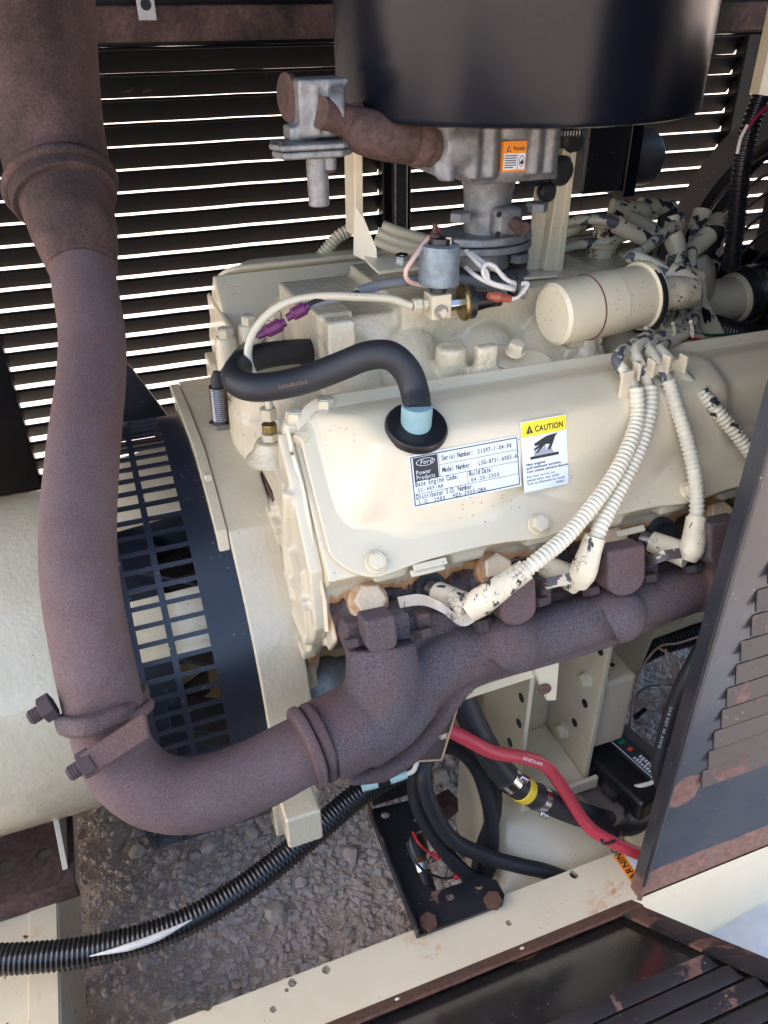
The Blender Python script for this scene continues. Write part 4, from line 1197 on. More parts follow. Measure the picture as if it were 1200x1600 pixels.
# ================================================================== AIR CLEANER, MIXER, REGULATOR
def build_top():
    cx, cy = .238, .24
    t = thing('air_cleaner', 'large black round air cleaner canister above the engine', 'air cleaner')
    MB().lathe([(.339, .145), (.3385, .158), (.340, .163), (.344, .1655), (.62, .1655), (.625, .15)], (cx, cy, 0), (0, 0, 1), 96).build('canister', 'black_can', t, smooth=40)
    MB().lathe([(.335, .07), (.346, .075)], (.213, .23, 0), (0, 0, 1), 32).build('neck', 'black', t)
    # gas mixer and throttle body
    t = thing('gas_mixer', 'grey cast alloy gas mixer and throttle body under the air cleaner', 'carburettor')
    ax, ay = .213, .2295
    m = MB()
    m.lathe([(.288, .052), (.292, .056), (.345, .060)], (ax, ay, 0), (0, 0, 1), 32)
    m.bb((ax - .082, ay - .052, .296), (ax + .040, ay + .05, .343))
    xl_ = A(783, 220, y=ay - .0545).x - ax
    for dx in (xl_ - .050, xl_ - .026, xl_ - .0095, xl_ + .0345, xl_ + .050): m.tube([V(ax + dx, ay - .053, .292), V(ax + dx, ay - .053, .343)], .0075, 12)
    m.lathe([(0, .024), (.03, .024)], A(682, 225, y=.19), (1, 0, 0), 28)
    m.bb((ax - .045, ay - .052, .286), (ax + .042, ay + .05, .2935))
    m.build('mixer_body', 'alu', t, remesh=.0022, sm=3)
    m = MB().lathe([(.20, .0245), (.235, .0225), (.27, .0235), (.287, .028)], (ax - .002, ay, 0), (0, 0, 1), 32)
    m.build('throttle_body', 'alu', t)
    m = MB()
    def oval(z, a, b, n=40): return [V(ax - .004 + a * math.cos(2 * math.pi * i / n), ay + b * math.sin(2 * math.pi * i / n), z) for i in range(n)]
    m.loops([oval(.226, .050, .038), oval(.234, .049, .037)]); m.build('flange', 'alu', t, bevel=.002)
    MB().loops([oval(.2175, .050, .038), oval(.2250, .050, .038)]).build('lower_flange', 'alu', t, bevel=.002)
    MB().loops([oval(.178, .052, .045), oval(.194, .05, .042)]).build('riser_base', 'alu', t, bevel=.004)
    for px, py, y in ((719, 345, .215), (810, 408, .215), (838, 330, .2)):
        bolt(t, A(px, py, y=y), (0, 0, 1), .0105, 'alu', 'hex', h=1.1)
    c = A(789, 345, y=.205)
    b = MB().box(c, (.030, .022, .027)).build('shaft_boss', 'alu', t, bevel=.006, seg=3)
    MB().tube([c + V(.004, -.006, 0), c + V(.006, -.026, -.003)], .0065, 12, 2).build('throttle_shaft', 'pipe_fit', b)
    for dx, dz in ((-.013, .009), (-.013, -.009), (.014, .012)):
        MB().lathe([(0, .0028), (.0006, .0028)], c + V(dx, -.0112, dz), (0, -1, 0), 12).build('screw_hole', 'dark', b)
    bolt(t, A(705, 230, y=.175), (0, -1, .1), .008, 'pipe_fit', 'round', 'plug')
    MB().lathe([(-.006, .011), (0, .012)], A(715, 262, y=.19), (0, 0, -1), 20).build('drain_boss', 'alu', t)
    # return spring on the right of the mixer
    P = []
    c0 = A(868, 208, y=.2)
    for i in range(60): P.append(c0 + V(i * .00045, .004 * math.cos(i * .9), .004 * math.sin(i * .9)))
    MB().tube(P, .0009, 6, 1, smooth=False).build('return_spring', 'dull_steel', t)
    # warning label
    yl = ay - .0545
    tl = A(783, 220, y=yl); L = Label(tl, tl + V(.0228, 0, -.0004), tl + V(0, 0, -.0245), .0052)
    pl = L.plate('warning_label', 'orange', t, .0045)
    k = MB(); L.rect(k, .04, .40, .62, .93, .0002); L.rect(k, .66, .40, .96, .93, .0002); printed(k, 'text_field', 'white', pl)
    k = MB(); s = L.H; L.text(k, 'Warning', .40, .30, .19 * s, .0004, bold=.02, sx=.66)
    L.poly(k, [(.14, .34), (.32, .34), (.23, .13)], .0004)
    for i in range(6): L.rect(k, .07, .45 + i * .078, .58 - .12 * (i == 5), .485 + i * .078, .0004)
    cxx = [(.81 + .11 * math.cos(q / 16 * 6.283), .66 + .19 * math.sin(q / 16 * 6.283)) for q in range(16)]; L.poly(k, cxx[::-1], .0004)
    printed(k, 'lettering', 'ink', pl)
    k = MB(); L.poly(k, [(.81 + .09 * math.cos(q / 16 * 6.283), .66 + .165 * math.sin(q / 16 * 6.283)) for q in range(16)][::-1], .0006); L.poly(k, [(.205, .315), (.255, .315), (.23, .20)], .0006); printed(k, 'symbol_field', 'white', pl)
    k = MB(); L.poly(k, [(.75, .76), (.73, .64), (.77, .68), (.79, .58), (.82, .67), (.85, .56), (.86, .67), (.89, .62), (.87, .76)], .0008); printed(k, 'flame', 'ink', pl)
    # regulator valve with brown elbow
    t = thing('gas_valve', 'grey alloy gas valve with hanging outlet tube left of the air cleaner', 'valve')
    y0 = .215
    m = MB(); a = A(492, 168, y=y0)
    m.box(a, (.036, .036, .042)); m.box(a + V(.003, 0, .019), (.041, .038, .006)); m.lathe([(0, .020), (.012, .019)], a + V(.010, -.012, -.001), V(1, -.35, 0), 24)
    m.box(A(468, 207, y=y0), (.022, .026, .012)); m.box(a + V(-.004, -.018, 0), (.004, .004, .036))
    m.build('body', 'alu', t, remesh=.0018, sm=3)
    c = A(486, 222, y=y0 - .01); pts = [(-.036, .0), (-.030, -.019), (.022, -.022), (.036, -.008), (.036, .022), (-.030, .022)]
    MB().prism([c + V(p, q, -.004) for p, q in pts], (0, 0, .005)).build('diaphragm_plate', 'alu', t, bevel=.002)
    MB().prism([c + V(p * .94, q * .94, -.0105) for p, q in pts], (0, 0, .006)).build('lower_plate', 'alu', t, bevel=.002)
    for p, q in ((-.028, -.012), (.026, -.014)): bolt(t, c + V(p, q, .001), (0, 0, 1), .0032, 'pipe_fit', 'hex', 'screw')
    p = A(495, 246, y=y0 - .012); MB().lathe([(0, .0093), (.012, .0093), (.0375, .0090), (.0385, .0078)], p, (0, 0, -1), 28).build('outlet_tube', 'alu', t)
    p = A(515, 246, y=y0 - .018); MB().lathe([(0, .0058), (.009, .0054)], p, (0, 0, -1), 18).build('screw_boss', 'alu', t)
    bolt(t, p - V(0, 0, .009), (0, 0, -1), .0052, 'pipe_fit', 'round')
    MB().lathe([(0, .018), (.005, .0185), (.006, .014)], A(456, 152, y=y0 + .012), (-1, -.2, 0), 28).build('inlet_plug', 'pipe_fit', t)
    t = thing('gas_elbow', 'brown rusted pipe elbow joining the alloy valve to the mixer', 'pipe elbow')
    MB().tube([A(500, 176, y=.190), A(530, 184, y=.195), A(565, 200, y=.200)], [.0122, .0124, .0126], 24).build('nipple', 'pipe_fit', t)
    MB().tube([A(552, 196, y=.206), A(570, 206, y=.192), A(605, 214, y=.186), A(655, 221, y=.188)], [.0165, .0182, .0190, .0188], 28, 8).build('elbow', 'pipe_fit', t, smooth=60)
    MB().ring_tube(A(553, 196, y=.206), A(575, 208, y=.190) - A(552, 196, y=.206), .0160, .0022, 36, 8).build('bead', 'pipe_fit', t, smooth=80)
    p = A(648, 220, y=.188); dr = (A(690, 226, y=.192) - p).normalized()
    MB().lathe([(-.004, .0195), (.0, .0205), (.008, .0205), (.010, .018), (.013, .018), (.014, .0192), (.022, .0190)], p, dr, 32).build('collar', 'pipe_fit', t, smooth=30)
    # cream brackets
    t = thing('canister_bracket', 'cream sheet bracket with flared foot left of the throttle body', 'bracket', None)
    y = .262
    m = MB().prism([A(553, 235, y=y), A(567, 235, y=y), A(568, 355, y=y), A(555, 372, y=y)], (0, .03, 0)); m.build('upright', 'cream', t, bevel=.0012)
    m = MB().sheet([[A(554, 320, y=y), A(552, 398, y=y)], [A(568, 340, y=y - .002), A(568, 406, y=y - .006)], [A(588, 388, y=y - .014), A(590, 414, y=y - .02)]], .0025); m.build('gusset', 'cream', t)
    m = MB().sheet([[A(568, 398, y=y - .004), A(578, 412, y=y - .03), A(592, 424, y=y - .05)], [A(600, 396, y=y + .0), A(612, 406, y=y - .03), A(622, 420, y=y - .05)], [A(650, 398, y=y), A(660, 406, y=y - .03), A(668, 416, y=y - .05)]], .003); m.build('foot', 'cream', t)
    bolt(t, A(628, 410, y=.235), (0, -.1, 1), .009, 'steel', 'flange')
    t = thing('air_cleaner_bracket', 'tall cream angle bracket right of the throttle body', 'bracket')
    y = .235
    m = MB().prism([A(858, 205, y=y), A(902, 205, y=y), A(868, 432, y=y), A(822, 436, y=y), A(836, 300, y=y)], (0, .003, 0)); m.build('plate', 'cream_cast', t, bevel=.001)
    m = MB().prism([A(880, 232, y=y - .012), A(898, 232, y=y - .012), A(874, 424, y=y - .012), A(850, 424, y=y - .012)], (0, .0115, 0)); m.build('stiffener', 'cream', t, bevel=.0015)
    m = MB().prism([A(898, 208, y=y - .014), A(905, 208, y=y - .014), A(880, 420, y=y - .014), A(868, 434, y=y - .014), A(868, 428, y=y - .014)], (0, .018, 0)); m.build('edge', 'cream', t, bevel=.001)
    m = MB().prism([A(822, 428, y=y), A(866, 426, y=y), A(872, 434, y=y - .04), A(818, 438, y=y - .04)], (0, 0, .003)); m.build('foot', 'cream', t, bevel=.001)
    for px, py, r in ((867, 264, .014), (846, 298, .009), (886, 216, .012)):
        MB().lathe([(0, r * .6), (.008, r * .6), (.009, r), (.014, r), (.017, r * .7)], A(px, py, y=y) + V(0, .001, 0), (0, -1, .0), 20).build('rubber_stop', 'rubber', t)
    MB().lathe([(0, .011), (.02, .011)], A(845, 272, y=y), (-1, -.2, 0), 16).build('stop_stem', 'rubber', t)
    # black box behind the bracket
    t = thing('control_box', 'black box with a grey cap tucked under the canister at right', 'box')
    a, b = A(908, 305, y=.32), A(985, 212, y=.32)
    MB().bb((a.x, .32, a.z), (b.x, .40, b.z + .02)).build('case', 'black', t, bevel=.004)
    MB().bb((b.x - .003, .314, a.z - .006), (b.x + .014, .405, b.z + .02)).build('end_plate', 'black_can', t, bevel=.002)
    MB().lathe([(0, .032), (.045, .031), (.052, .026)], V(b.x + .012, .36, A(1005, 250, y=.34).z), (1, 0, 0), 28).build('cap', simple('grey_plastic', (.06, .06, .065), .5), t)
build_top()

# ================================================================== SENDER, COIL, DISTRIBUTOR
def hexrod(p, d, r, ln, nm, mat, par):
    m = MB(); u, v_, dd = frame(d)
    L = [[Vector(p) + dd * a + (u * math.cos(math.pi / 3 * i) + v_ * math.sin(math.pi / 3 * i)) * r for i in range(6)] for a in (0, ln)]
    return m.loops(L).build(nm, mat, par, bevel=.0012)
def build_sender():
    t = thing('oil_sender', 'blue-grey round oil pressure sender on a small cream block', 'sender')
    y = .145
    c = A(690, 480, y=y); Q = .74
    ax = V(1, 0, 0); B = .01924
    MB().box(c + V(0, .00888, 0), (B, B, .02220)).build('block', 'cream', t, bevel=.00089)
    f = c + V(-.00074, -.00148, -.00370)
    MB().lathe([(0, .00629), (.00148, .00629), (.00163, .00481)], f, (0, -1, 0), 20).build('plug_ring', 'dull_steel', t)
    MB().box(f + V(0, -.00370, 0), (.00703, .00518, .00703), (V(.85, 0, .5), V(0, 1, 0), V(-.5, 0, .85))).build('plug', 'cream', t, bevel=.00074)
    top = c + V(.0, .00888, .01110)
    hexrod(top, (0, 0, 1), .00814, .00888, 'nipple', 'dark_metal', t)
    MB().lathe([(.00740, .01221), (.00814, .01813), (.01258, .01887), (.01480, .01791), (.01776, .01791), (.03700, .01776), (.04144, .01643), (.04292, .01184), (.04144, .01036)], top, (.03, 0, 1), 40).build('can', 'zinc', t, smooth=40)
    MB().lathe([(.03996, .00999), (.04736, .00962), (.04773, .00444)], top, (.03, 0, 1), 24).build('terminal_cap', 'plastic', t)
    MB().lathe([(.04588, .00444), (.05032, .00481), (.05106, .00259), (.05920, .00222)], top + V(-.00296, .00296, 0), (0, 0, 1), 12).build('terminal', 'pipe_fit', t)
    MB().lathe([(.04144, .00444), (.04884, .00370)], top + V(.00740, -.00444, 0), (0, 0, 1), 12).build('terminal', 'dull_steel', t)
    # left fittings
    l = c + V(-.00962, .00888, .00148)
    hexrod(l, (-1, 0, 0), .00555, .00592, 'fitting', 'cream', t); hexrod(l + V(-.00666, 0, 0), (-1, 0, 0), .00703, .00814, 'nut', 'cream', t)
    # pressure switch at right
    t2 = thing('pressure_switch', 'black pressure switch with brass rim screwed into the cream block', 'switch')
    r = c + V(.00962, .00888, -.00148); d = V(1, -.08, .02).normalized()
    hexrod(r, d, .00629, .01332, 'hex', 'steel', t2)
    MB().lathe([(.01258, .00888), (.01332, .01554), (.01591, .01665), (.01850, .01554)], r, d, 36).build('rim', 'brass', t2)
    MB().lathe([(.01776, .01539), (.02442, .01517), (.02590, .00962), (.02627, .00740), (.05180, .00703), (.05328, .00444), (.05624, .00370)], r, d, 32).build('cap', 'plastic', t2, smooth=40)
    for a in range(4):
        u, v_, dd = frame(d); e = u * math.cos(a * math.pi / 2 + .4) + v_ * math.sin(a * math.pi / 2 + .4)
        MB().prism([r + dd * .02516 + e * .00666, r + dd * .02516 + e * .01184, r + dd * .04588 + e * .00703], dd.cross(e) * .00148).build('rib', 'plastic', t2)
    return l
sender_l = build_sender()

def build_coil():
    t = thing('ignition_coil', 'cream painted round ignition coil lying across the intake casting', 'ignition coil')
    a = A(862, 492, y=.118); b = A(1004, 462, y=.128); d = (b - a).normalized(); L = (b - a).length
    m = MB(); prof = [(0, .025), (.0025, .0283), (L * .36, .0293), (L * .36 + .001, .0301), (L * .62, .0303), (L * .62 + .001, .0296), (L * .94, .0293), (L * .95, .0322), (L * .99, .0332), (L * 1.02, .0328), (L * 1.025, .028), (L * 1.03, .014), (L * 1.16, .012), (L * 1.17, .009)]
    m.lathe(prof, a, d, 56).build('case', 'cream', t, smooth=30)
    MB().ring_tube(a + d * L * .36, d, .0297, .0008, 48, 6).build('clamp_edge', 'rust', t)
    MB().lathe([(L * .955, .0333), (L * 1.0, .0340)], a + V(0, -.001, -.0015), d, 40, cap=True).build('gasket', 'plastic', t)
    p = a + d * L * .40 + V(0, .0, -.027)
    MB().box(p + V(0, .005, -.004), (.036, .02, .012)).build('clamp_foot', 'cream', t, bevel=.002)
    MB().prism([p + V(-.02, -.003, -.01), p + V(.02, -.003, -.01), p + V(.035, -.004, -.045), p + V(-.03, -.004, -.045)], (0, .02, 0)).build('pedestal', 'cream_cast', t, bevel=.004)
    bt = thing('coil_boot', 'cream elbow boot with black cracks on the coil tower', 'boot')
    e = a + d * L * 1.10; tip = A(1072, 455, y=.13)
    MB().tube([e, A(1050, 458, y=.127), A(1078, 455, y=.13)], [.0135, .0165, .015], 20).build('socket', 'boot', bt)
    MB().tube([A(1076, 460, y=.131), A(1068, 445, y=.137), A(1040, 428, y=.15)], [.0155, .0155, .0125], 18).build('arm', 'boot', bt)
    MB().ring_tube(e + d * .002, d, .0128, .002, 30, 8).build('lip', 'rubber', bt)
    w_ = MB().tube([A(1048, 432, y=.148), A(1024, 415, y=.16), A(1000, 404, y=.17), A(985, 402, y=.175), A(1000, 394, y=.185), A(1030, 372, y=.21), A(1052, 352, y=.23)], .0058, 14).build('coil_lead', 'wire', None)
    tag(w_, 'flaking grey and cream high tension lead from the coil boot', 'cable')
build_coil()

def build_distributor():
    t = thing('distributor', 'cream distributor cap with a ring of lead towers', 'distributor')
    c = A(1032, 405, y=.27)
    cx, cy = c.x, c.y
    z0 = c.z - .05
    MB().lathe([(z0 - .06, .035), (z0 - .005, .04), (z0, .062), (z0 + .02, .066), (z0 + .045, .062), (z0 + .06, .05), (z0 + .066, .02)], (cx, cy, 0), (0, 0, 1), 40).build('cap', 'cream', t, smooth=40)
    # towers and boots, each placed where the photograph shows it
    specs = [  # base px, tip px, base y, tip y, group facing
        ((985, 400), (975, 372), .235, .23), ((1002, 395), (1000, 352), .25, .25), ((1062, 395), (1058, 345), .25, .25), ((1080, 400), (1096, 335), .27, .28),
        ((1102, 400), (1118, 345), .28, .28), ((1048, 405), (1046, 388), .22, .21), ((1090, 405), (1104, 372), .24, .23), ((1035, 372), (1040, 325), .30, .30)]
    return t, c
DT, DC = build_distributor()
def wire(name, label, pts, r, mat='wire', cat='cable', group=None):
    o = MB().tube([A(x, y, y=yy) for x, y, yy in pts], r, 12).build(name, mat, None, smooth=60)
    return tag(o, label, cat, group)
def lead_boot(label, pts, rs, mat='boot', tip=None):
    t = thing('lead_boot', label, 'boot', 'boots on the distributor')
    P = [A(x, y, y=yy) for x, y, yy in pts]
    MB().tube(P, rs, 16).build('sleeve', mat, t, smooth=60)
    if tip:
        P2 = [A(x, y, y=yy) for x, y, yy in tip]
        MB().tube(P2, [.0105, .0098, .0090][:len(P2)], 16).build('socket', 'rubber', t, smooth=60)
    return t
def build_leads():
    lead_boot('cream boot lying leftmost on the distributor cap, black socket under its tip', [(963, 350, .25), (985, 362, .245), (1010, 372, .24), (1016, 372, .24)], [.0095, 0.0088, 0.0088, .0095], 'boot2', [(1012, 370, .24), (1004, 398, .245)])
    lead_boot('cream boot behind the leftmost one, pointing to the bracket', [(978, 340, .285), (1000, 352, .28), (1022, 362, .275), (1030, 362, .275)], [0.0092, 0.0101, 0.0101, 0.0092], 'boot2', [(1030, 362, .275), (1026, 385, .275)])
    lead_boot('cream capped black boot at the top left of the distributor', [(955, 322, .33), (980, 328, .325), (1004, 330, .32), (1006, 342, .32)], [0.0092, 0.0105, 0.0101, 0.0084], 'boot2', [(956, 330, .33), (985, 336, .325)])
    lead_boot('cream boot topmost on the distributor, lying level', [(1000, 321, .33), (1026, 324, .33), (1050, 326, .33)], [0.0092, 0.0101, 0.0097], 'boot2', [(1046, 328, .33), (1038, 352, .32)])
    lead_boot('upright cream boot left of centre with a grey lead', [(1052, 335, .25), (1054, 350, .247), (1050, 362, .243)], [0.0101, 0.0113, 0.0101], 'boot2', [(1056, 345, .25), (1040, 352, .25)])
    lead_boot('small cream boot low at the front of the distributor cap', [(1050, 366, .22), (1056, 382, .215), (1060, 396, .21)], [0.0105, 0.0105, 0.0088], 'boot2', [(1048, 372, .225), (1040, 400, .23)])
    lead_boot('upright cream boot at the back right of the distributor', [(1098, 330, .28), (1094, 342, .277), (1086, 356, .272)], [0.0105, 0.0105, 0.0088], 'boot2')
    lead_boot('cream boot with sunken tip at the right of the distributor', [(1106, 368, .24), (1094, 380, .235), (1082, 390, .23)], [0.0113, 0.0109, 0.0092], 'boot2', [(1108, 370, .24), (1096, 405, .245)])
    lead_boot('rightmost boot on the distributor, cream tip over black sleeve', [(1118, 340, .29), (1122, 352, .29), (1118, 362, .288)], [0.0097, 0.0105, 0.0101], 'boot2', [(1118, 356, .288), (1112, 385, .28)])
    wire('ignition_lead', 'cream lead leaving the distributor left behind the bracket, upper', [(965, 350, .25), (940, 343, .26), (905, 345, .28), (880, 352, .30)], .0055)
    wire('ignition_lead', 'cream lead leaving the distributor left behind the bracket, middle', [(960, 356, .30), (930, 348, .31), (900, 358, .31), (885, 366, .32)], .0055)
    wire('ignition_lead', 'cream and grey lead leaving the distributor left behind the bracket, lower', [(985, 366, .28), (955, 377, .28), (920, 380, .29), (880, 388, .30)], .0055)
    G = 'leads to the near spark plugs'
    wire('ignition_lead', 'flaking lead of the near bank, first from the left on the comb', [(1054, 360, .243), (1048, 400, .22), (1052, 440, .19), (1046, 480, .16), (1030, 505, .13), (1010, 525, .10), (985, 540, .075), (968, 553, .055), (965, 566, .048), (978, 585, .040), (996, 614, .034)], .0052, group=G)
    wire('ignition_lead', 'flaking lead of the near bank, second from the left on the comb', [(1060, 394, .21), (1062, 430, .19), (1066, 470, .165), (1060, 505, .13), (1030, 526, .095), (1000, 540, .07), (992, 552, .058), (1002, 575, .046), (1016, 610, .036)], .0052, group=G)
    wire('ignition_lead', 'flaking lead of the near bank, third from the left on the comb', [(1086, 355, .272), (1080, 390, .245), (1072, 430, .20), (1074, 475, .165), (1066, 515, .125), (1035, 535, .09), (1015, 543, .068), (1020, 556, .056), (1032, 575, .046), (1046, 600, .036)], .0052, group=G)
    wire('ignition_lead', 'flaking lead of the near bank, rightmost on the comb', [(1082, 390, .23), (1082, 420, .21), (1090, 450, .185), (1088, 485, .155), (1078, 515, .12), (1050, 533, .09), (1030, 543, .068), (1040, 556, .056), (1062, 580, .046), (1096, 616, .034)], .0052, group=G)
    t = thing('lead_comb', 'cream comb holding four ignition leads above the rocker cover', 'clip')
    p0, p1 = A(972, 590, y=.046), A(1060, 568, y=.046)
    MB().box((p0 + p1) / 2, ((p1 - p0).length, .006, .010), ((p1 - p0).normalized(), V(0, 1, 0), V(0, 0, 1))).build('bar', 'cream', t, bevel=.001)
    for px, py in ((984, 580), (1006, 575), (1030, 568), (1056, 568)):
        p = A(px, py, y=.043); MB().box(p + V(.004, -.004, .001), (.0025, .010, .016)).build('tooth', 'cream', t, bevel=.0006)
    p = A(978, 602, y=.034); MB().box(p, (.012, .003, .026)).build('leg', 'cream', t, bevel=.0008)
    t = thing('lead_holder', 'cream cradle gathering ignition leads behind the coil', 'clip')
    for px, py in ((1010, 527), (1034, 522), (1052, 520), (1080, 517)):
        p = A(px, py, y=.10); MB().ring_tube(p + V(0, 0, .002), V(.6, -.5, .3), .0075, .0018, 20, 6, 0, math.pi * 1.3).build('cradle', 'cream', t)
    # filler tube with rust, water neck, hose
    t = thing('filler_tube', 'cream filler tube with rusty collar left of the distributor', 'tube')
    p = A(935, 425, y=.29); MB().lathe([(-.06, .017), (.028, .0165), (.03, .0185), (.034, .0185), (.036, .012), (.05, .012), (.052, .015), (.062, .015)], p, (0, 0, 1), 28).build('tube', 'cream_tube', t, smooth=35)
    t = thing('water_neck', 'cream coolant neck clamped to a thick black hose at right', 'pipe')
    a, b = A(1085, 482, y=.24), A(1150, 465, y=.24)
    MB().tube([A(1060, 490, y=.24), a, b], [.030, .029, .026], 28).build('neck', 'cream', t, smooth=60)
    d = (b - a).normalized()
    MB().lathe([(0, .0285), (.004, .030), (.007, .0285)], b - d * .006, d, 32).build('bead', 'cream', t)
    t = thing('coolant_hose', 'thick black coolant hose with steel clamp leaving at right edge', 'hose')
    MB().tube([b, A(1172, 458, y=.24), A(1215, 448, y=.24), A(1300, 440, y=.23)], .0325, 32).build('hose', 'rubber', t, smooth=60)
    q = A(1172, 458, y=.24)
    MB().lathe([(-.007, .0328), (-.0065, .0338), (.0065, .0338), (.007, .0328)], q, d, 48).build('clamp_band', 'steel', t)
    MB().box(q + V(-.004, -.028, .022), (.012, .012, .024)).build('clamp_screw', 'steel', t, bevel=.003)
    o = MB().tube([A(1085, 500, y=.17), A(1110, 512, y=.17), A(1160, 526, y=.17), A(1240, 540, y=.16)], .0135, 14, corr=(.0052, .0022)).build('wiring_conduit', 'loom', None)
    tag(o, 'black corrugated conduit below the coolant neck at right', 'conduit')
    for (nm, lab, m_, pts) in (('wire', 'thin red wire under the corrugated conduit at right', 'redwire', [(1075, 528, .12), (1110, 532, .12), (1150, 528, .13), (1215, 520, .14)]), ('wire', 'thin green wire under the corrugated conduit at right', simple('green_wire', (.01, .10, .05), .5), [(1080, 520, .13), (1110, 524, .13), (1160, 522, .14)])):
        wire(nm, lab, pts, .0016, m_, 'wire')
M['cream_tube'] = cream('cream_enamel_rusty_collar', chips=.12)
build_leads()

# ================================================================== PLUG CONDUITS AND BOOTS
def build_plug_leads():
    G = 'cream conduits to the near spark plugs'
    C = [('ribbed cream conduit ending lowest at the leftmost plug boot', [(994, 606, .030), (996, 650, .018), (985, 690, .004), (962, 738, -.012), (930, 785, -.026), (885, 838, -.042), (845, 872, -.052), (818, 893, -.055)]),
         ('ribbed cream conduit ending at the second plug boot', [(1016, 604, .034), (1016, 640, .022), (1004, 690, .006), (982, 740, -.010), (958, 785, -.024), (940, 820, -.036), (928, 848, -.044)]),
         ('ribbed cream conduit ending at the third plug boot', [(1044, 594, .032), (1058, 640, .018), (1074, 690, .002), (1086, 745, -.014), (1089, 790, -.028), (1087, 818, -.036)]),
         ('ribbed cream conduit with black streaks running behind the side panel', [(1094, 610, .030), (1120, 642, .018), (1152, 680, .004), (1190, 730, -.012), (1240, 800, -.03)])]
    for lab, pts in C:
        o = MB().tube([A(x, y, y=yy) for x, y, yy in pts], .0058, 14, corr=(.0044, .0011)).build('plug_conduit', 'conduit' if 'streaks' not in lab else 'conduit_worn', None, smooth=60)
        tag(o, lab, 'conduit', G)
    B = [('cracked cream right-angle boot on the leftmost spark plug', (684, 926, -.016), (735, 952, -.052), (765, 930, -.055), (822, 890, -.055)),
         ('cracked cream right-angle boot on the second spark plug', (852, 884, -.016), (903, 908, -.048), (914, 885, -.05), (930, 838, -.044)),
         ('cracked cream right-angle boot on the third spark plug', (1018, 846, -.016), (1074, 868, -.046), (1083, 850, -.046), (1088, 808, -.034))]
    for lab, a, b, c, d in B:
        t = thing('plug_boot', lab, 'boot', 'boots on the near spark plugs')
        P = [A(x, y, y=yy) for x, y, yy in (a, b, c, d)]
        MB().tube([P[0], P[0].lerp(P[1], .5), P[1]], [.0098, .0108, .0118], 20, 6).build('socket', 'boot', t, smooth=60)
        MB().tube([P[1] + (P[1] - P[2]) * .1, P[1].lerp(P[2], .5), P[2], P[2].lerp(P[3], .5), P[3]], [.0098, .0118, .0112, .0095, .0088], 20, 6).build('sleeve', 'boot', t, smooth=60)
        dr = (P[0] - P[1]).normalized()
        MB().lathe([(0, .007), (.012, .007)], P[0] - dr * .002, dr, 16).build('terminal', 'dull_steel', t)
    # thin curled heat shields under the boots
    S = [('curled cream-brown heat shield strip under the leftmost boot', [(625, 950, -.022), (660, 946, -.034), (692, 958, -.05), (720, 978, -.058), (740, 972, -.060), (757, 952, -.060)], 'flake_light'),
         ('curled flaking heat shield strip under the second boot', [(830, 905, -.022), (845, 922, -.044), (865, 918, -.052), (895, 912, -.054), (928, 906, -.05)], 'flake'),
         ('curled flaking heat shield strip under the third boot', [(1003, 862, -.022), (1016, 882, -.044), (1040, 876, -.052), (1066, 872, -.054)], 'flake')]
    for lab, pts, mt in S:
        P = spline([A(x, y, y=yy) for x, y, yy in pts], 6)
        o = MB().sheet([[p + V(0, .006, .007), p, ] for p in P], .0012).build('heat_shield', mt, None)
        tag(o, lab, 'heat shield', 'heat shields under the plug boots')
M['conduit_worn'] = chipped('worn_painted_conduit', a=(.66, .60, .46), b=(.03, .03, .035), th=.56, scale=80)
M['flake_light'] = chipped('tan_shield', a=(.42, .36, .29), b=(.16, .12, .10), th=.62, scale=50)
build_plug_leads()

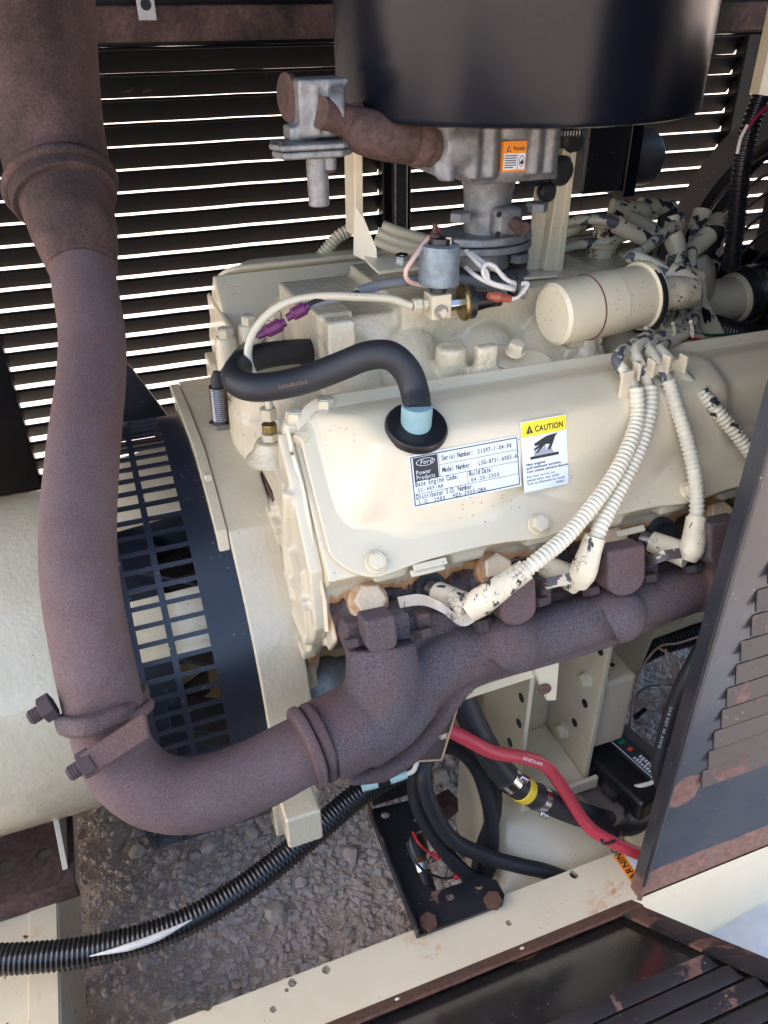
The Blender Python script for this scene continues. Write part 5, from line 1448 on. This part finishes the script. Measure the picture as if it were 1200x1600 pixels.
# ================================================================== HOSES AND WIRES AROUND THE TOP
def build_hoses():
    t = thing('breather_hose', 'looped black rubber breather hose from the intake to the rocker cover', 'hose')
    P = [(508, 549, .215), (470, 549, .205), (430, 553, .19), (398, 560, .17), (374, 574, .145), (369, 594, .115), (392, 605, .10), (430, 603, .095), (480, 592, .09), (530, 573, .082), (575, 556, .072), (610, 556, .064), (636, 580, .058), (648, 612, .050)]
    base = on_cover(650, 668)
    MB().tube([A(x, y, y=yy) for x, y, yy in P] + [base + V(0, -.002, .016)], .0116, 24, 7).build('hose', 'rubber', t, smooth=60)
    base = on_cover(650, 668) + V(0, 0, .002)
    MB().lathe([(-.004, .0124), (.012, .0126), (.019, .0124)], base, (.0, -.10, 1), 28).build('cuff', 'blue', t)
    gr = MB().lathe([(-.004, .022), (-.002, .0255), (.002, .026), (.005, .0245), (.0058, .022), (.0042, .0165), (.0052, .013)], base + V(0, 0, -.003), (.0, -.42, 1), 40)
    o = gr.build('grommet', 'plastic', None, smooth=35); tag(o, 'round black rubber grommet set in the top of the rocker cover', 'grommet')
    MB().lathe([(0, .0095), (.03, .0095)], A(515, 549, y=.218), (-1, -.1, 0), 20).build('stub', 'dark_metal', t)
    k = MB(); L = Label(A(432, 600, y=.0785), A(482, 590, y=.073), A(434, 610, y=.0765), .0008)
    printed_text(L, k)
    # small cream oil line
    t = thing('oil_line', 'thin cream oil line looping from the block to the sender', 'tube')
    P = [A(421, 650, y=.13), A(420, 632, y=.13), A(415, 612, y=.135), A(398, 588, y=.14), A(388, 562, y=.145), A(391, 532, y=.15), A(410, 500, y=.155), A(445, 474, y=.158), A(500, 463, y=.158), A(560, 464, y=.157), A(610, 467, y=.157), sender_l + V(-.016, 0, 0)]
    MB().tube(P, .0036, 12).build('line', 'cream', t, smooth=60)
    b = A(421, 668, y=.13)
    hexrod(b + V(0, 0, .008), (0, 0, 1), .0078, .011, 'nut', 'cream', t); hexrod(b + V(0, 0, -.004), (0, 0, 1), .0072, .008, 'fitting', 'brass', t); hexrod(b + V(0, 0, -.012), (0, 0, 1), .0085, .007, 'fitting', 'cream', t)
    MB().lathe([(-.030, .024), (-.024, .018), (-.016, .0145), (-.0125, .0125)], b, (0, 0, 1), 28).build('boss', 'cream_cast', t)
    # purple butt connectors
    for i, (lab, a, c) in enumerate((('upper purple crimp connector pair beside the cream oil line', (448, 497), (482, 478)), ('lower purple crimp connector pair beside the cream oil line', (402, 526), (446, 503)))):
        t = thing('crimp_connector', lab, 'connector', 'purple crimp connectors')
        p, q = A(*a, y=.150), A(*c, y=.150)
        MB().tube([p, p.lerp(q, .3), p.lerp(q, .35), p.lerp(q, .8), p.lerp(q, .85), q], [.0032, .0034, .0055, .0058, .0040, .0036], 12, 3).build('barrel', 'purple', t)
        MB().box(p.lerp(q, .55), (.014, .010, .009), ((q - p).normalized(), V(0, 1, 0), (q - p).normalized().cross(V(0, 1, 0)))).build('housing', 'purple', t, bevel=.002)
    wire('wire', 'thin black wire running from the purple connectors toward the sender', [(478, 480, .152), (492, 470, .155), (520, 464, .16), (555, 458, .165), (575, 450, .17)], .0019, 'plastic', 'wire')
    wire('wire', 'thin white wire beside the black one above the intake casting', [(478, 484, .152), (496, 476, .155), (525, 469, .158), (560, 462, .163), (590, 452, .17)], .0017, 'greywire', 'wire')
    wire('sheathed_cable', 'grey sheathed cable passing behind the oil sender', [(558, 456, .168), (590, 446, .175), (630, 440, .18), (680, 432, .19), (740, 440, .18), (800, 455, .16), (822, 460, .155)], .0046, 'greywire', 'cable')
    wire('wire', 'pale pink wire curling down from the sender terminal', [(681, 362, .165), (665, 378, .16), (645, 405, .15), (634, 425, .148), (640, 440, .15), (665, 446, .16), (690, 446, .17)], .0021, 'pinkwire', 'wire')
    MB_ = MB().tube([A(684, 356, y=.166), A(676, 370, y=.163)], .0032, 10).build('wire_terminal', 'redwire', None); tag(MB_, 'red crimp sleeve on the sender terminal', 'connector')
    W = [('white wire of the bundle beside the throttle, outermost loop', [(728, 392, .17), (745, 410, .155), (760, 425, .145), (765, 440, .142), (790, 448, .14), (818, 452, .14)]),
         ('white wire of the bundle beside the throttle, inner loop', [(735, 395, .175), (758, 412, .16), (780, 425, .15), (795, 440, .145), (812, 447, .142)]),
         ('white wire of the bundle, curled in a ring', [(812, 450, .141), (775, 446, .142), (756, 430, .143), (758, 414, .146), (772, 416, .146), (790, 436, .144), (815, 446, .141)]),
         ('white wire of the bundle, lowest strand', [(728, 418, .165), (745, 432, .15), (775, 446, .141), (820, 456, .137)]),
         ('white wire turning up at the end of the bundle', [(796, 468, .135), (808, 464, .134), (820, 452, .134), (824, 443, .136), (815, 444, .139), (808, 455, .142)])]
    for lab, pts in W: wire('wire', lab, pts, .0021, 'whitewire', 'wire', 'white wires beside the throttle body')
    p = A(802, 446, y=.138); o = MB().ring_tube(p, V(1, .1, -.1), .0085, .002, 24, 6).build('cable_tie', 'plastic', None); tag(o, 'black cable tie round the white wire bundle', 'cable tie')
    o = MB().tube([A(763, 462, y=.135), A(778, 464, y=.135), A(780, 465, y=.135), A(797, 467, y=.135)], [.0032, .005, .004, .0034], 12).build('crimp_sleeve', simple('clear_red_sleeve', (.40, .10, .06), .3), None)
    tag(o, 'red translucent crimp sleeve below the white wires', 'connector')
    for i, (lab, pts) in enumerate((('cream plug lead of the far bank, upper, behind the foot of the left bracket', [(598, 352, .34), (625, 362, .33), (660, 372, .32), (700, 385, .31)]), ('cream plug lead of the far bank, middle, behind the foot of the left bracket', [(590, 362, .34), (620, 376, .33), (655, 385, .32), (700, 396, .31)]), ('cream plug lead of the far bank, lower, behind the foot of the left bracket', [(585, 375, .34), (615, 388, .33), (650, 395, .32), (690, 402, .31)]))):
        wire('ignition_lead', lab, pts, .0055, 'cream')
    o = MB().tube([A(500, 402, y=.46), A(512, 388, y=.46), A(528, 370, y=.46), A(545, 360, y=.46)], .0068, 12, corr=(.0046, .0012)).build('plug_conduit', 'cream', None); tag(o, 'short ribbed cream conduit above the far rocker cover', 'conduit')
def printed_text(L, k):
    [L.rect(k, .05 + .075 * q, .25 + .2 * (q % 3 == 1), .09 + .075 * q + .015 * (q % 2), .85, .0002) for q in range(12)]
    o = printed(k, 'lettering', simple('brown_print', (.11, .06, .045), .6), None)
    o.parent = bpy.data.objects['breather_hose']
build_hoses()

# ================================================================== BELOW THE MANIFOLD
def build_lower():
    # pivoting mount: channel with two drilled plates
    t = thing('engine_mount', 'cream welded mount channel with two drilled plates under the manifold', 'engine mount')
    zt, zb = -.12, -.372
    xl, xr, y0, y1 = .189, .277, .02, .115
    pl = MB().bb((xl - .006, y0, zb), (xl, y1, zt)).build('plate', 'cream', t, bevel=.001)
    pr = MB().bb((xr, y0, zb), (xr + .006, y1, zt)).build('plate', 'cream', t, bevel=.001)
    MB().bb((xl + .0005, y1 - .006, zb), (xr - .0005, y1 - .0005, zt)).build('web', 'cream', t, bevel=.001)
    MB().bb((xl + .0005, y0 - .004, zb - .002), (xr - .0005, y1 - .007, zb + .004)).build('floor', 'cream', t, bevel=.001)
    MB().bb((xl - .004, y0 - .012, zb - .006), (xr + .012, y0 - .006, zb + .012)).build('lip', 'cream', t, bevel=.002)
    for px, py in ((918, 1061), (881, 1141)):
        bolt(t, A(px, py, x=xr), (-1, 0, 0), .0105, 'cream', 'flange', h=1.1)
    for px, py in ((914, 1099), (898, 1129), (938, 1017)):
        p = A(px, py, x=xr); MB().lathe([(-.0003, .0055), (.0006, .0055)], p, (-1, 0, 0), 16).build('hole', 'dark', pr)
    for px, py in ((815, 1090), (811, 1130), (797, 1160)):
        p = A(px, py, x=xl - .006); MB().lathe([(-.0003, .0055), (.0006, .0055)], p, (-1, 0, 0), 16).build('hole', 'dark_metal', pl)
    # starter shield: brown angular plate with flaked paint, and a shelf bracket
    t = thing('starter_shield', 'dark brown shield plate with flaked cream paint behind the manifold', 'shield')
    y = -.028
    m = MB().prism([A(*p, y=y) for p in ((560, 1190), (650, 1188), (690, 1187), (722, 1080), (866, 1032), (866, 1000), (600, 1060))], (0, .0018, 0)); m.build('plate', 'flake', t)
    edge = [A(*p, y=y - .0012) for p in ((640, 1190), (690, 1187), (722, 1080), (866, 1033))]
    for a, b in zip(edge, edge[1:]):
        MB().tube([a, b], .0011, 6, 2, smooth=False).build('bare_edge', simple('peeled_edge', (.50, .33, .2), .6), t)
    t = thing('shelf_bracket', 'cream angle bracket with a slotted end plate under the manifold', 'bracket')
    y = -.024
    m = MB().prism([A(724, 1078, y=y), A(868, 1032, y=y), A(868, 1048, y=y), A(726, 1094, y=y)], (0, .05, 0)); m.build('shelf', 'cream_chip', t, bevel=.0008)
    e = MB().prism([A(830, 1044, y=y - .001), A(869, 1030, y=y - .001), A(864, 1093, y=y - .001), A(853, 1094, y=y - .001)], (.0025, -.002, 0)).build('end_plate', 'cream', t, bevel=.0006)
    p = A(850, 1076, y=y - .0035); MB().lathe([(0, .007), (.001, .007)], p, (-.3, -1, 0), 16).build('slot', 'rust', e)
    # lower cross member
    t = thing('crossmember', 'broad cream cross member with rounded side behind the skid rail', 'beam')
    m = MB()
    L = []
    for y in np.linspace(-.049, .16, 14):
        s = .03 * max(0, (y - .02)) / .14
        q = -.06 * min(1, max(0, (.03 - y) / .075))
        L.append([V(.150 + s, y, -.585), V(.150 + s, y, -.46), V(.154 + s, y, -.432 + q * .6), V(.166 + s, y, -.412 + q), V(.186 + s, y, -.404 + q), V(.30, y, -.400 + q), V(.315, y, -.405 + q), V(.318, y, -.42 + q), V(.318, y, -.585)])
    m.loops(L).build('shell', 'cream', t, smooth=50)
    # relay box
    t = thing('relay_box', 'small cream sheet metal box bolted beside the mount plate', 'box')
    q = A(935, 1120, y=.055)
    lo, hi = V(xr + .012, .03, A(930, 1170, y=.03).z), V(xr + .058, .10, A(980, 1060, y=.03).z)
    o = MB().bb(lo, hi).build('case', 'cream', t, bevel=.006, seg=3)
    MB().bb((xr + .008, .027, lo.z - .004), (xr + .0115, .104, hi.z + .002)).build('back_flange', 'cream', t, bevel=.001)
    MB().lathe([(0, .0032), (.0005, .0032)], V(xr + .04, .055, hi.z), (0, 0, 1), 12).build('hole', 'dark', o)
    # battery charger
    t = thing('battery_charger', 'small black battery charger with indicator lights lying on a board at right', 'battery charger')
    o0 = A(970, 1188, z=-.36); a = (A(1012, 1232, z=-.36) - A(938, 1165, z=-.36)); a.z = 0; a.normalize(); b = V(-a.y, a.x, 0); up = V(0, 0, 1)
    MB().box(o0 + up * -.012, (.125, .062, .034), (a, b, up)).build('case', 'plastic', t, bevel=.006, seg=3)
    MB().box(o0 + up * .006 + b * .014, (.112, .026, .008), (a, b, up)).build('ridge', 'plastic', t, bevel=.003)
    for k in (-.02, .02): MB().box(o0 - b * .034 + a * k + up * -.012, (.022, .012, .018), (a, b, up)).build('foot', 'black', t, bevel=.002)
    L = Label(o0 + up * .0102 + b * .026 - a * .054, o0 + up * .0102 + b * .026 + a * .054, o0 + up * .0102 + b * .003 - a * .054, .0003)
    pl = L.plate('panel_label', simple('dark_blue_label', (.03, .033, .05), .35), t, .0003)
    k = MB(); L.rect(k, .0, .93, 1, .99, .0002)
    [L.rect(k, .62 + .038 * q, .30, .645 + .038 * q, .52 + .06 * (q % 2), .0003) for q in range(7)]; [L.rect(k, .60 + .036 * q, .62 + .05 * (q % 3 == 0), .624 + .036 * q, .84, .0003) for q in range(8)]; printed(k, 'lettering', 'white', pl)
    k = MB(); L.poly(k, [(.22, .2), (.29, .2), (.255, .6)], .0003); printed(k, 'mark', 'redwire', pl)
    k = MB(); L.rect(k, .34, .3, .40, .7, .0003); printed(k, 'indicator', simple('green_light', (.0, .25, .08), .3), pl)
    k = MB(); L.rect(k, .47, .35, .52, .65, .0003); printed(k, 'indicator', simple('red_light', (.8, .1, .03), .3), pl)
    # board and strip under the charger
    o = MB().box(o0 + up * -.046 - b * .038 - a * .03, (.15, .035, .02), (a, b, up)).build('board', 'wood', None, bevel=.002); tag(o, 'grey weathered board under the battery charger', 'board')
    o = MB().box(o0 + up * -.03 + b * .055, (.2, .03, .012), (a, b, up)).build('wooden_strip', 'wood', None, bevel=.002); tag(o, 'pale wooden strip behind the battery charger', 'board')
    o = MB().bb((.318, -.045, -.58), (.40, .02, -.44)).build('rail_gusset', 'cream_chip', None, bevel=.002); tag(o, 'cream gusset beside the hose end near the side panel', 'gusset')
    # red battery cable
    t = thing('battery_cable', 'thick red battery cable crossing below the manifold to the rail', 'cable')
    P = [(640, 1095, .03), (690, 1133, .005), (730, 1155, -.01), (770, 1175, -.018), (815, 1183, -.02), (850, 1195, -.02), (875, 1225, -.022), (900, 1265, -.03), (925, 1296, -.045), (960, 1317, -.062), (1000, 1334, -.075), (1060, 1350, -.08)]
    MB().tube([A(x, y, y=yy) for x, y, yy in P], .0072, 18).build('jacket', 'red', t, smooth=60)
    L = Label(A(818, 1178, y=-.0285), A(852, 1190, y=-.0285), A(816, 1186, y=-.0285), .001)
    k = MB(); L.text(k, 'SAE SGT 01 AWG', .0, .9, L.H * .85, bold=.02, sx=.62); printed(k, 'lettering', 'white', t)
    # heater hose with two clamps
    t = thing('heater_hose', 'black hose with two steel clamps and a yellow band over the cross member', 'hose')
    P = [(712, 1060, .03), (728, 1105, .018), (752, 1155, .004), (780, 1200, -.006), (812, 1230, -.014), (850, 1250, -.018), (900, 1270, -.02), (945, 1284, -.022), (985, 1287, -.018), (1020, 1272, -.004), (1050, 1250, .02)]
    Q = [A(x, y, y=yy) for x, y, yy in P]
    MB().tube(Q, .0140, 24, 7).build('hose', 'rubber', t, smooth=60)
    S = spline(Q, 12)
    def near(px, py):
        best = None
        for i, p in enumerate(S):
            v = CM.T @ (np.array(p) - CP); e = (600 + F_PX * v[0] / v[2] - px) ** 2 + (800 + F_PX * v[1] / v[2] - py) ** 2
            if best is None or e < best[0]: best = (e, i)
        i = best[1]; return S[i], (S[min(i + 1, len(S) - 1)] - S[i - 1]).normalized()
    for px, py, w_ in ((797, 1217, .0065), (842, 1246, .005)):
        p, d = near(px, py)
        MB().lathe([(-w_, .0142), (-w_, .0150), (w_, .0150), (w_, .0142)], p, d, 40).build('clamp_band', 'steel', t, smooth=20)
        sc = p + V(-.003, -.010, -.011) if px > 820 else p + V(.009, -.008, .009)
        hexrod(sc, (.6, -.6, -.3), .0048, .009, 'clamp_screw', 'steel', t)
    p, d = near(819, 1233); MB().lathe([(-.006, .0141), (-.0055, .0147), (.0055, .0147), (.006, .0141)], p, d, 32).build('band', 'yellow', t)
    o = MB().tube([A(985, 1262, y=-.01), A(975, 1290, y=-.022), A(962, 1312, y=-.06), A(945, 1318, y=-.075), A(940, 1312, y=-.07)], .0019, 8).build('tie_wire', 'plastic', None); tag(o, 'thin black wire looped round the hose and red cable', 'wire')
    # black cable coil
    t = thing('cable_coil', 'coiled heavy black cable hanging beside the black bracket', 'cable')
    P = [(655, 1185, .03, -.0), (648, 1230, .03, 0), (660, 1275, .02, 0), (695, 1330, .0, 0), (735, 1370, -.012, 0), (760, 1365, -.008, 0), (768, 1320, .0, 0), (765, 1260, .015, 0), (745, 1200, .03, 0), (712, 1168, .04, 0), (678, 1172, .036, 0), (662, 1205, .02, 0), (672, 1255, .006, 0), (705, 1310, -.008, 0), (760, 1338, -.016, 0), (810, 1352, -.028, 0), (850, 1361, -.036, 0), (885, 1374, -.042, 0), (910, 1392, -.046, 0)]
    MB().tube([A(x, y, y=yy) for x, y, yy, _ in P], .0088, 16, 8).build('cable', 'rubber', t, smooth=60)
    P = [(700, 1150, .055), (735, 1168, .05), (768, 1215, .035), (772, 1270, .02), (752, 1330, .01), (745, 1375, -.0)]
    MB().tube([A(x, y, y=yy) for x, y, yy in P], .0088, 16, 8).build('cable', 'rubber', t, smooth=60)
    # corrugated harness sweeping to bottom left
    t = thing('harness_conduit', 'long black corrugated harness conduit sweeping to the bottom left', 'conduit')
    P = [A(-60, 1500, z=-.33), A(40, 1497, z=-.335), A(150, 1484, z=-.34), A(270, 1450, z=-.34), A(380, 1388, z=-.335), A(480, 1310, z=-.325), A(560, 1242, z=-.31), A(620, 1205, z=-.295), A(668, 1180, z=-.27)]
    MB().tube(P, .0128, 16, corr=(.0046, .0014)).build('loom', 'loom', t, smooth=60)
    P = [A(140, 1494, z=-.3265), A(200, 1480, z=-.3260), A(250, 1462, z=-.3265), A(300, 1437, z=-.3270)]
    MB().tube(P, [.0005, .0034, .0036, .0005], 10).build('inner_wire', 'whitewire', t)
    t = thing('wire_joint', 'pale teal crimp joint and white wire above the corrugated conduit', 'connector')
    MB().tube([A(652, 1190, z=-.24), A(645, 1205, z=-.25), A(625, 1212, z=-.255)], .0026, 8).build('lead', 'whitewire', t)
    MB().tube([A(636, 1210, z=-.254), A(610, 1217, z=-.258)], [.004, .0058], 12, 3).build('sleeve', 'cyan', t); MB().tube([A(612, 1216, z=-.258), A(590, 1222, z=-.26)], [.0062, .006], 12, 3).build('joint', 'plastic', t)
    MB().tube([A(592, 1221, z=-.26), A(565, 1230, z=-.262)], [.0062, .005], 12, 3).build('sleeve', 'cyan', t)
    # black L bracket bolted on the rail
    t = thing('rail_bracket', 'black L-shaped bracket with rusty bolts on the skid rail', 'bracket')
    z = RZ + .0025
    outer = [(578, 1268), (655, 1250), (668, 1290), (640, 1310), (636, 1330), (662, 1385), (684, 1395), (752, 1372), (775, 1378), (788, 1402), (785, 1416), (655, 1465)]
    m = MB().prism([A(x, y, z=z) for x, y in outer], (0, 0, .004)); o = m.build('plate', 'black_rust', t, bevel=.0008)
    h = MB()
    for px, py, r in ((602, 1276, .0055), (651, 1283, .0045), (703, 1404, .0048), (748, 1388, .0042)): h.lathe([(-.02, r), (.02, r)], A(px, py, z=z), (0, 0, 1), 18)
    cut(o, h)
    a, b = A(578, 1268, z=z), A(655, 1466, z=z)
    s = MB().prism([a, b, b + V(0, 0, .018), a + V(0, 0, .018)], (-.003, 0, 0)).build('flange', 'black_rust', t, bevel=.0006)
    for px, py in ((669, 1443), (770, 1409)): bolt(t, A(px, py, z=z + .004), (0, 0, 1), .0105, 'rust', 'hex', h=.8)
    MB().bb(tuple(A(610, 1262, z=z) + V(-.02, .01, -.002)), tuple(A(640, 1240, z=z) + V(.02, .05, .03))).build('back_tab', 'black', t, bevel=.002)
    MB().prism([A(x, y, z=z - .03) for x, y in ((680, 1245), (700, 1235), (715, 1250), (716, 1268), (700, 1282), (685, 1275))], (0, 0, .003)).build('rusty_tab', 'pipe_fit', t)
    # drain fitting in the bracket's opening
    t = thing('drain_hose', 'short black drain hose with bright clamp below the bracket opening', 'hose')
    a, b = A(645, 1305, z=-.46), A(672, 1400, z=-.50)
    MB().tube([a, a.lerp(b, .35)], .0145, 18, 2).build('fitting', 'plastic', t); MB().tube([a.lerp(b, .3), a.lerp(b, .5)], .0095, 14, 2).build('nipple', 'rust', t)
    MB().tube([a.lerp(b, .48), a.lerp(b, 1.2)], .0098, 16, 3).build('hose', 'rubber', t)
    p = a.lerp(b, .52); MB().lathe([(-.005, .0104), (.005, .0108)], p, b - a, 28).build('clamp', 'steel', t)
    hexrod(p + V(.012, 0, .006), (1, .2, .2), .005, .008, 'clamp_screw', 'steel', t)
    wire('wire', 'short red wire in the opening of the black bracket', [(645, 1300, .03), (655, 1318, .015), (668, 1330, .01), (685, 1342, .0), (680, 1328, .0)], .0015, 'redwire', 'wire')
    wire('wire', 'thin black wire curving across the bracket opening', [(636, 1315, .02), (642, 1335, .01), (660, 1358, -.005), (690, 1372, -.01), (712, 1370, -.012)], .0015, 'plastic', 'wire')
    o = MB().tube([A(709, 1371, y=-.012), A(730, 1362, y=-.012)], [.0036, .003], 10, 3).build('crimp_sleeve', 'redwire', None); tag(o, 'red crimp sleeve by the bolted end of the black bracket', 'connector')
    # bar and conduits seen past the manifold at right
    t = thing('cross_bar', 'cream bar running behind the manifold toward the side panel', 'beam')
    a, b = A(940, 1018, y=.18), A(1140, 945, y=.18)
    MB().tube([a, b], .0085, 14, 2).build('bar', 'cream', t); MB().prism([a, A(1010, 993, y=.18), A(960, 1055, y=.18), A(942, 1045, y=.18)], (0, .004, 0)).build('web', 'cream', t)
    o = MB().tube([A(930, 1100, z=-.5), A(985, 1035, z=-.48), A(1040, 1005, z=-.46), A(1110, 985, z=-.45), A(1180, 960, z=-.44)], .016, 14, corr=(.006, .0016)).build('wiring_conduit', 'loom', None); tag(o, 'black corrugated conduit on the gravel beyond the relay box', 'conduit')
    o = MB().tube([A(1060, 990, z=-.5), A(1080, 955, z=-.5), A(1100, 930, z=-.5)], .008, 12).build('rubber_hose', 'rubber', None); tag(o, 'short dark hose above the cream bar at right', 'hose')
    for i, (lab, m_, pts) in enumerate((
        ('pale pink wire looping above the gravel beside the relay box', 'pinkwire', [(985, 1150, -.44), (988, 1100, -.42), (1000, 1050, -.40), (1028, 1012, -.38), (1060, 1005, -.38), (1100, 992, -.38)]),
        ('pale pink wire curled in a small knot above the gravel', 'pinkwire', [(1028, 1012, -.38), (1050, 1025, -.38), (1062, 1040, -.38), (1058, 1046, -.38), (1042, 1035, -.38), (1040, 1015, -.38)]),
        ('pale pink wire drooping lowest above the gravel', 'pinkwire', [(1090, 1000, -.38), (1085, 1025, -.39), (1068, 1048, -.40), (1045, 1045, -.40), (1040, 1025, -.39)]),
        ('grey wire rising from the gravel toward the side panel', 'greywire', [(982, 1140, -.45), (992, 1092, -.43), (1010, 1074, -.42), (1040, 1070, -.42), (1075, 1072, -.42)]),
        ('white wire ending at the side panel above the charger', 'whitewire', [(1030, 1070, -.42), (1050, 1075, -.42), (1080, 1070, -.42)]),
        ('short pink wire with black sleeve lying on the gravel', 'pinkwire', [(1005, 1110, -.46), (1020, 1095, -.45), (1045, 1078, -.44), (1060, 1050, -.42)]),
        ('white cable from the charger to the side panel', 'whitewire', [(982, 1230, -.36), (1000, 1228, -.355), (1020, 1222, -.35), (1045, 1208, -.34)]),
        ('black cable dropping from the charger over the hose', 'plastic', [(982, 1228, -.355), (980, 1250, -.37), (978, 1275, -.36)]),
        ('black cable running under the charger', 'plastic', [(1035, 1195, -.38), (1000, 1225, -.39), (965, 1255, -.40)]))):
        P = [A(x, y, z=z_) for x, y, z_ in pts]
        tag(MB().tube(P, .0026 if 'cable' in lab else .0017, 8).build('cable' if 'cable' in lab else 'wire', m_, None), lab, 'wire')
    o = MB().tube([A(992, 1122, z=-.46), A(1008, 1108, z=-.456)], .0036, 10, 2).build('wire_sleeve', 'plastic', None); tag(o, 'black sleeve at the end of the pink wire', 'connector')
    t = thing('black_cable', 'thick black printed cable hanging just behind the side panel edge', 'cable')
    MB().tube([A(1130, 960, y=-.05), A(1100, 1010, y=-.055), A(1075, 1055, y=-.06), A(1055, 1100, y=-.06), A(1040, 1150, y=-.062), A(1030, 1200, y=-.065), A(1040, 1240, y=-.06)], .0085, 14).build('jacket', 'rubber', t)
    L = Label(A(1052, 1105, y=-.0695), A(1034, 1165, y=-.0715), A(1044, 1102, y=-.0695), .0008)
    k = MB(); L.text(k, 'SAE SGT 00 AWG', .0, .8, L.H * .8, bold=.02, sx=.9); printed(k, 'lettering', 'white', t)
build_lower()

# ================================================================== FAN SHROUD
def build_fan():
    t = thing('fan_guard', 'black fan shroud with curved wire guard rings at the right edge', 'fan guard')
    x = .62; cy, cz = .20, .085
    R = .265
    n = 64
    m = MB(); L = []
    for r, dx in ((R, 0), (R + .004, .01), (R + .004, .05), (R - .035, .052), (R - .035, .002)):
        L.append([V(x + dx, cy + r * math.cos(2 * math.pi * i / n), cz + r * math.sin(2 * math.pi * i / n)) for i in range(n)])
    L.append(L[0]); m.loops(L, cap=False).build('shroud_ring', 'black', t, smooth=40)
    for k in range(10):
        MB().ring_tube(V(x + .005, cy, cz), (1, 0, 0), R - .03 - k * .021, .0022, 64, 6).build('guard_ring', 'black', t)
    for k in range(6):
        a = 2 * math.pi * k / 6 + .3
        MB().tube([V(x + .009, cy + .09 * math.cos(a), cz + .09 * math.sin(a)), V(x + .009, cy + R * math.cos(a), cz + R * math.sin(a))], .0035, 8, 2).build('guard_spoke', 'black', t)
    for k in range(6):
        a = 2 * math.pi * k / 6 + .1; rad = V(0, math.cos(a), math.sin(a)); tan = V(0, -math.sin(a), math.cos(a))
        MB().box(V(x + .06, cy, cz) + rad * .13, (.004, .17, .08), ((V(1, 0, 0) - tan * .6).normalized(), rad, (tan + V(1, 0, 0) * .6).normalized())).build('fan_blade', 'black_can', t)
    MB().bb((x + .11, -.05, -.16), (x + .13, .40, .30)).build('radiator_core', 'dark', t)
    a = A(1172, 150, y=.62); MB().box(a + V(.02, 0, .25), (.03, .02, .5)).build('corner_post', 'cream', t, bevel=.003)
    o = MB().tube([A(1190, 150, y=.2), A(1172, 200, y=.2), A(1158, 270, y=.2), A(1150, 350, y=.2), A(1142, 420, y=.2)], .0085, 12, corr=(.0048, .0013)).build('wiring_conduit', 'loom', None); tag(o, 'black corrugated conduit hanging in front of the fan guard', 'conduit')
    wire('wire', 'dark red wire beside the conduit at the upper right edge', [(1200, 165, .19), (1180, 185, .19), (1165, 205, .19)], .002, simple('dark_red_wire', (.25, .01, .04), .5), 'wire')
    wire('wire', 'pale wire hanging below the dark red one at the upper right', [(1168, 195, .19), (1158, 215, .19), (1152, 240, .19)], .0018, 'whitewire', 'wire')
build_fan()

# ------------------------------------------------------------------ origins at each thing's base
bpy.context.view_layer.update()
def base_of(objs):
    lo = Vector((1e9,) * 3); hi = -lo
    for o in objs:
        if o.type != 'MESH': continue
        for c in o.bound_box:
            p = o.matrix_world @ Vector(c)
            for i in range(3): lo[i] = min(lo[i], p[i]); hi[i] = max(hi[i], p[i])
    return Vector(((lo.x + hi.x) / 2, (lo.y + hi.y) / 2, lo.z))
for o in list(COL.objects):
    if o.parent or o.type != 'EMPTY': continue
    b = base_of([c for c in o.children_recursive])
    o.location = b
    for c in o.children: c.location = c.location - b
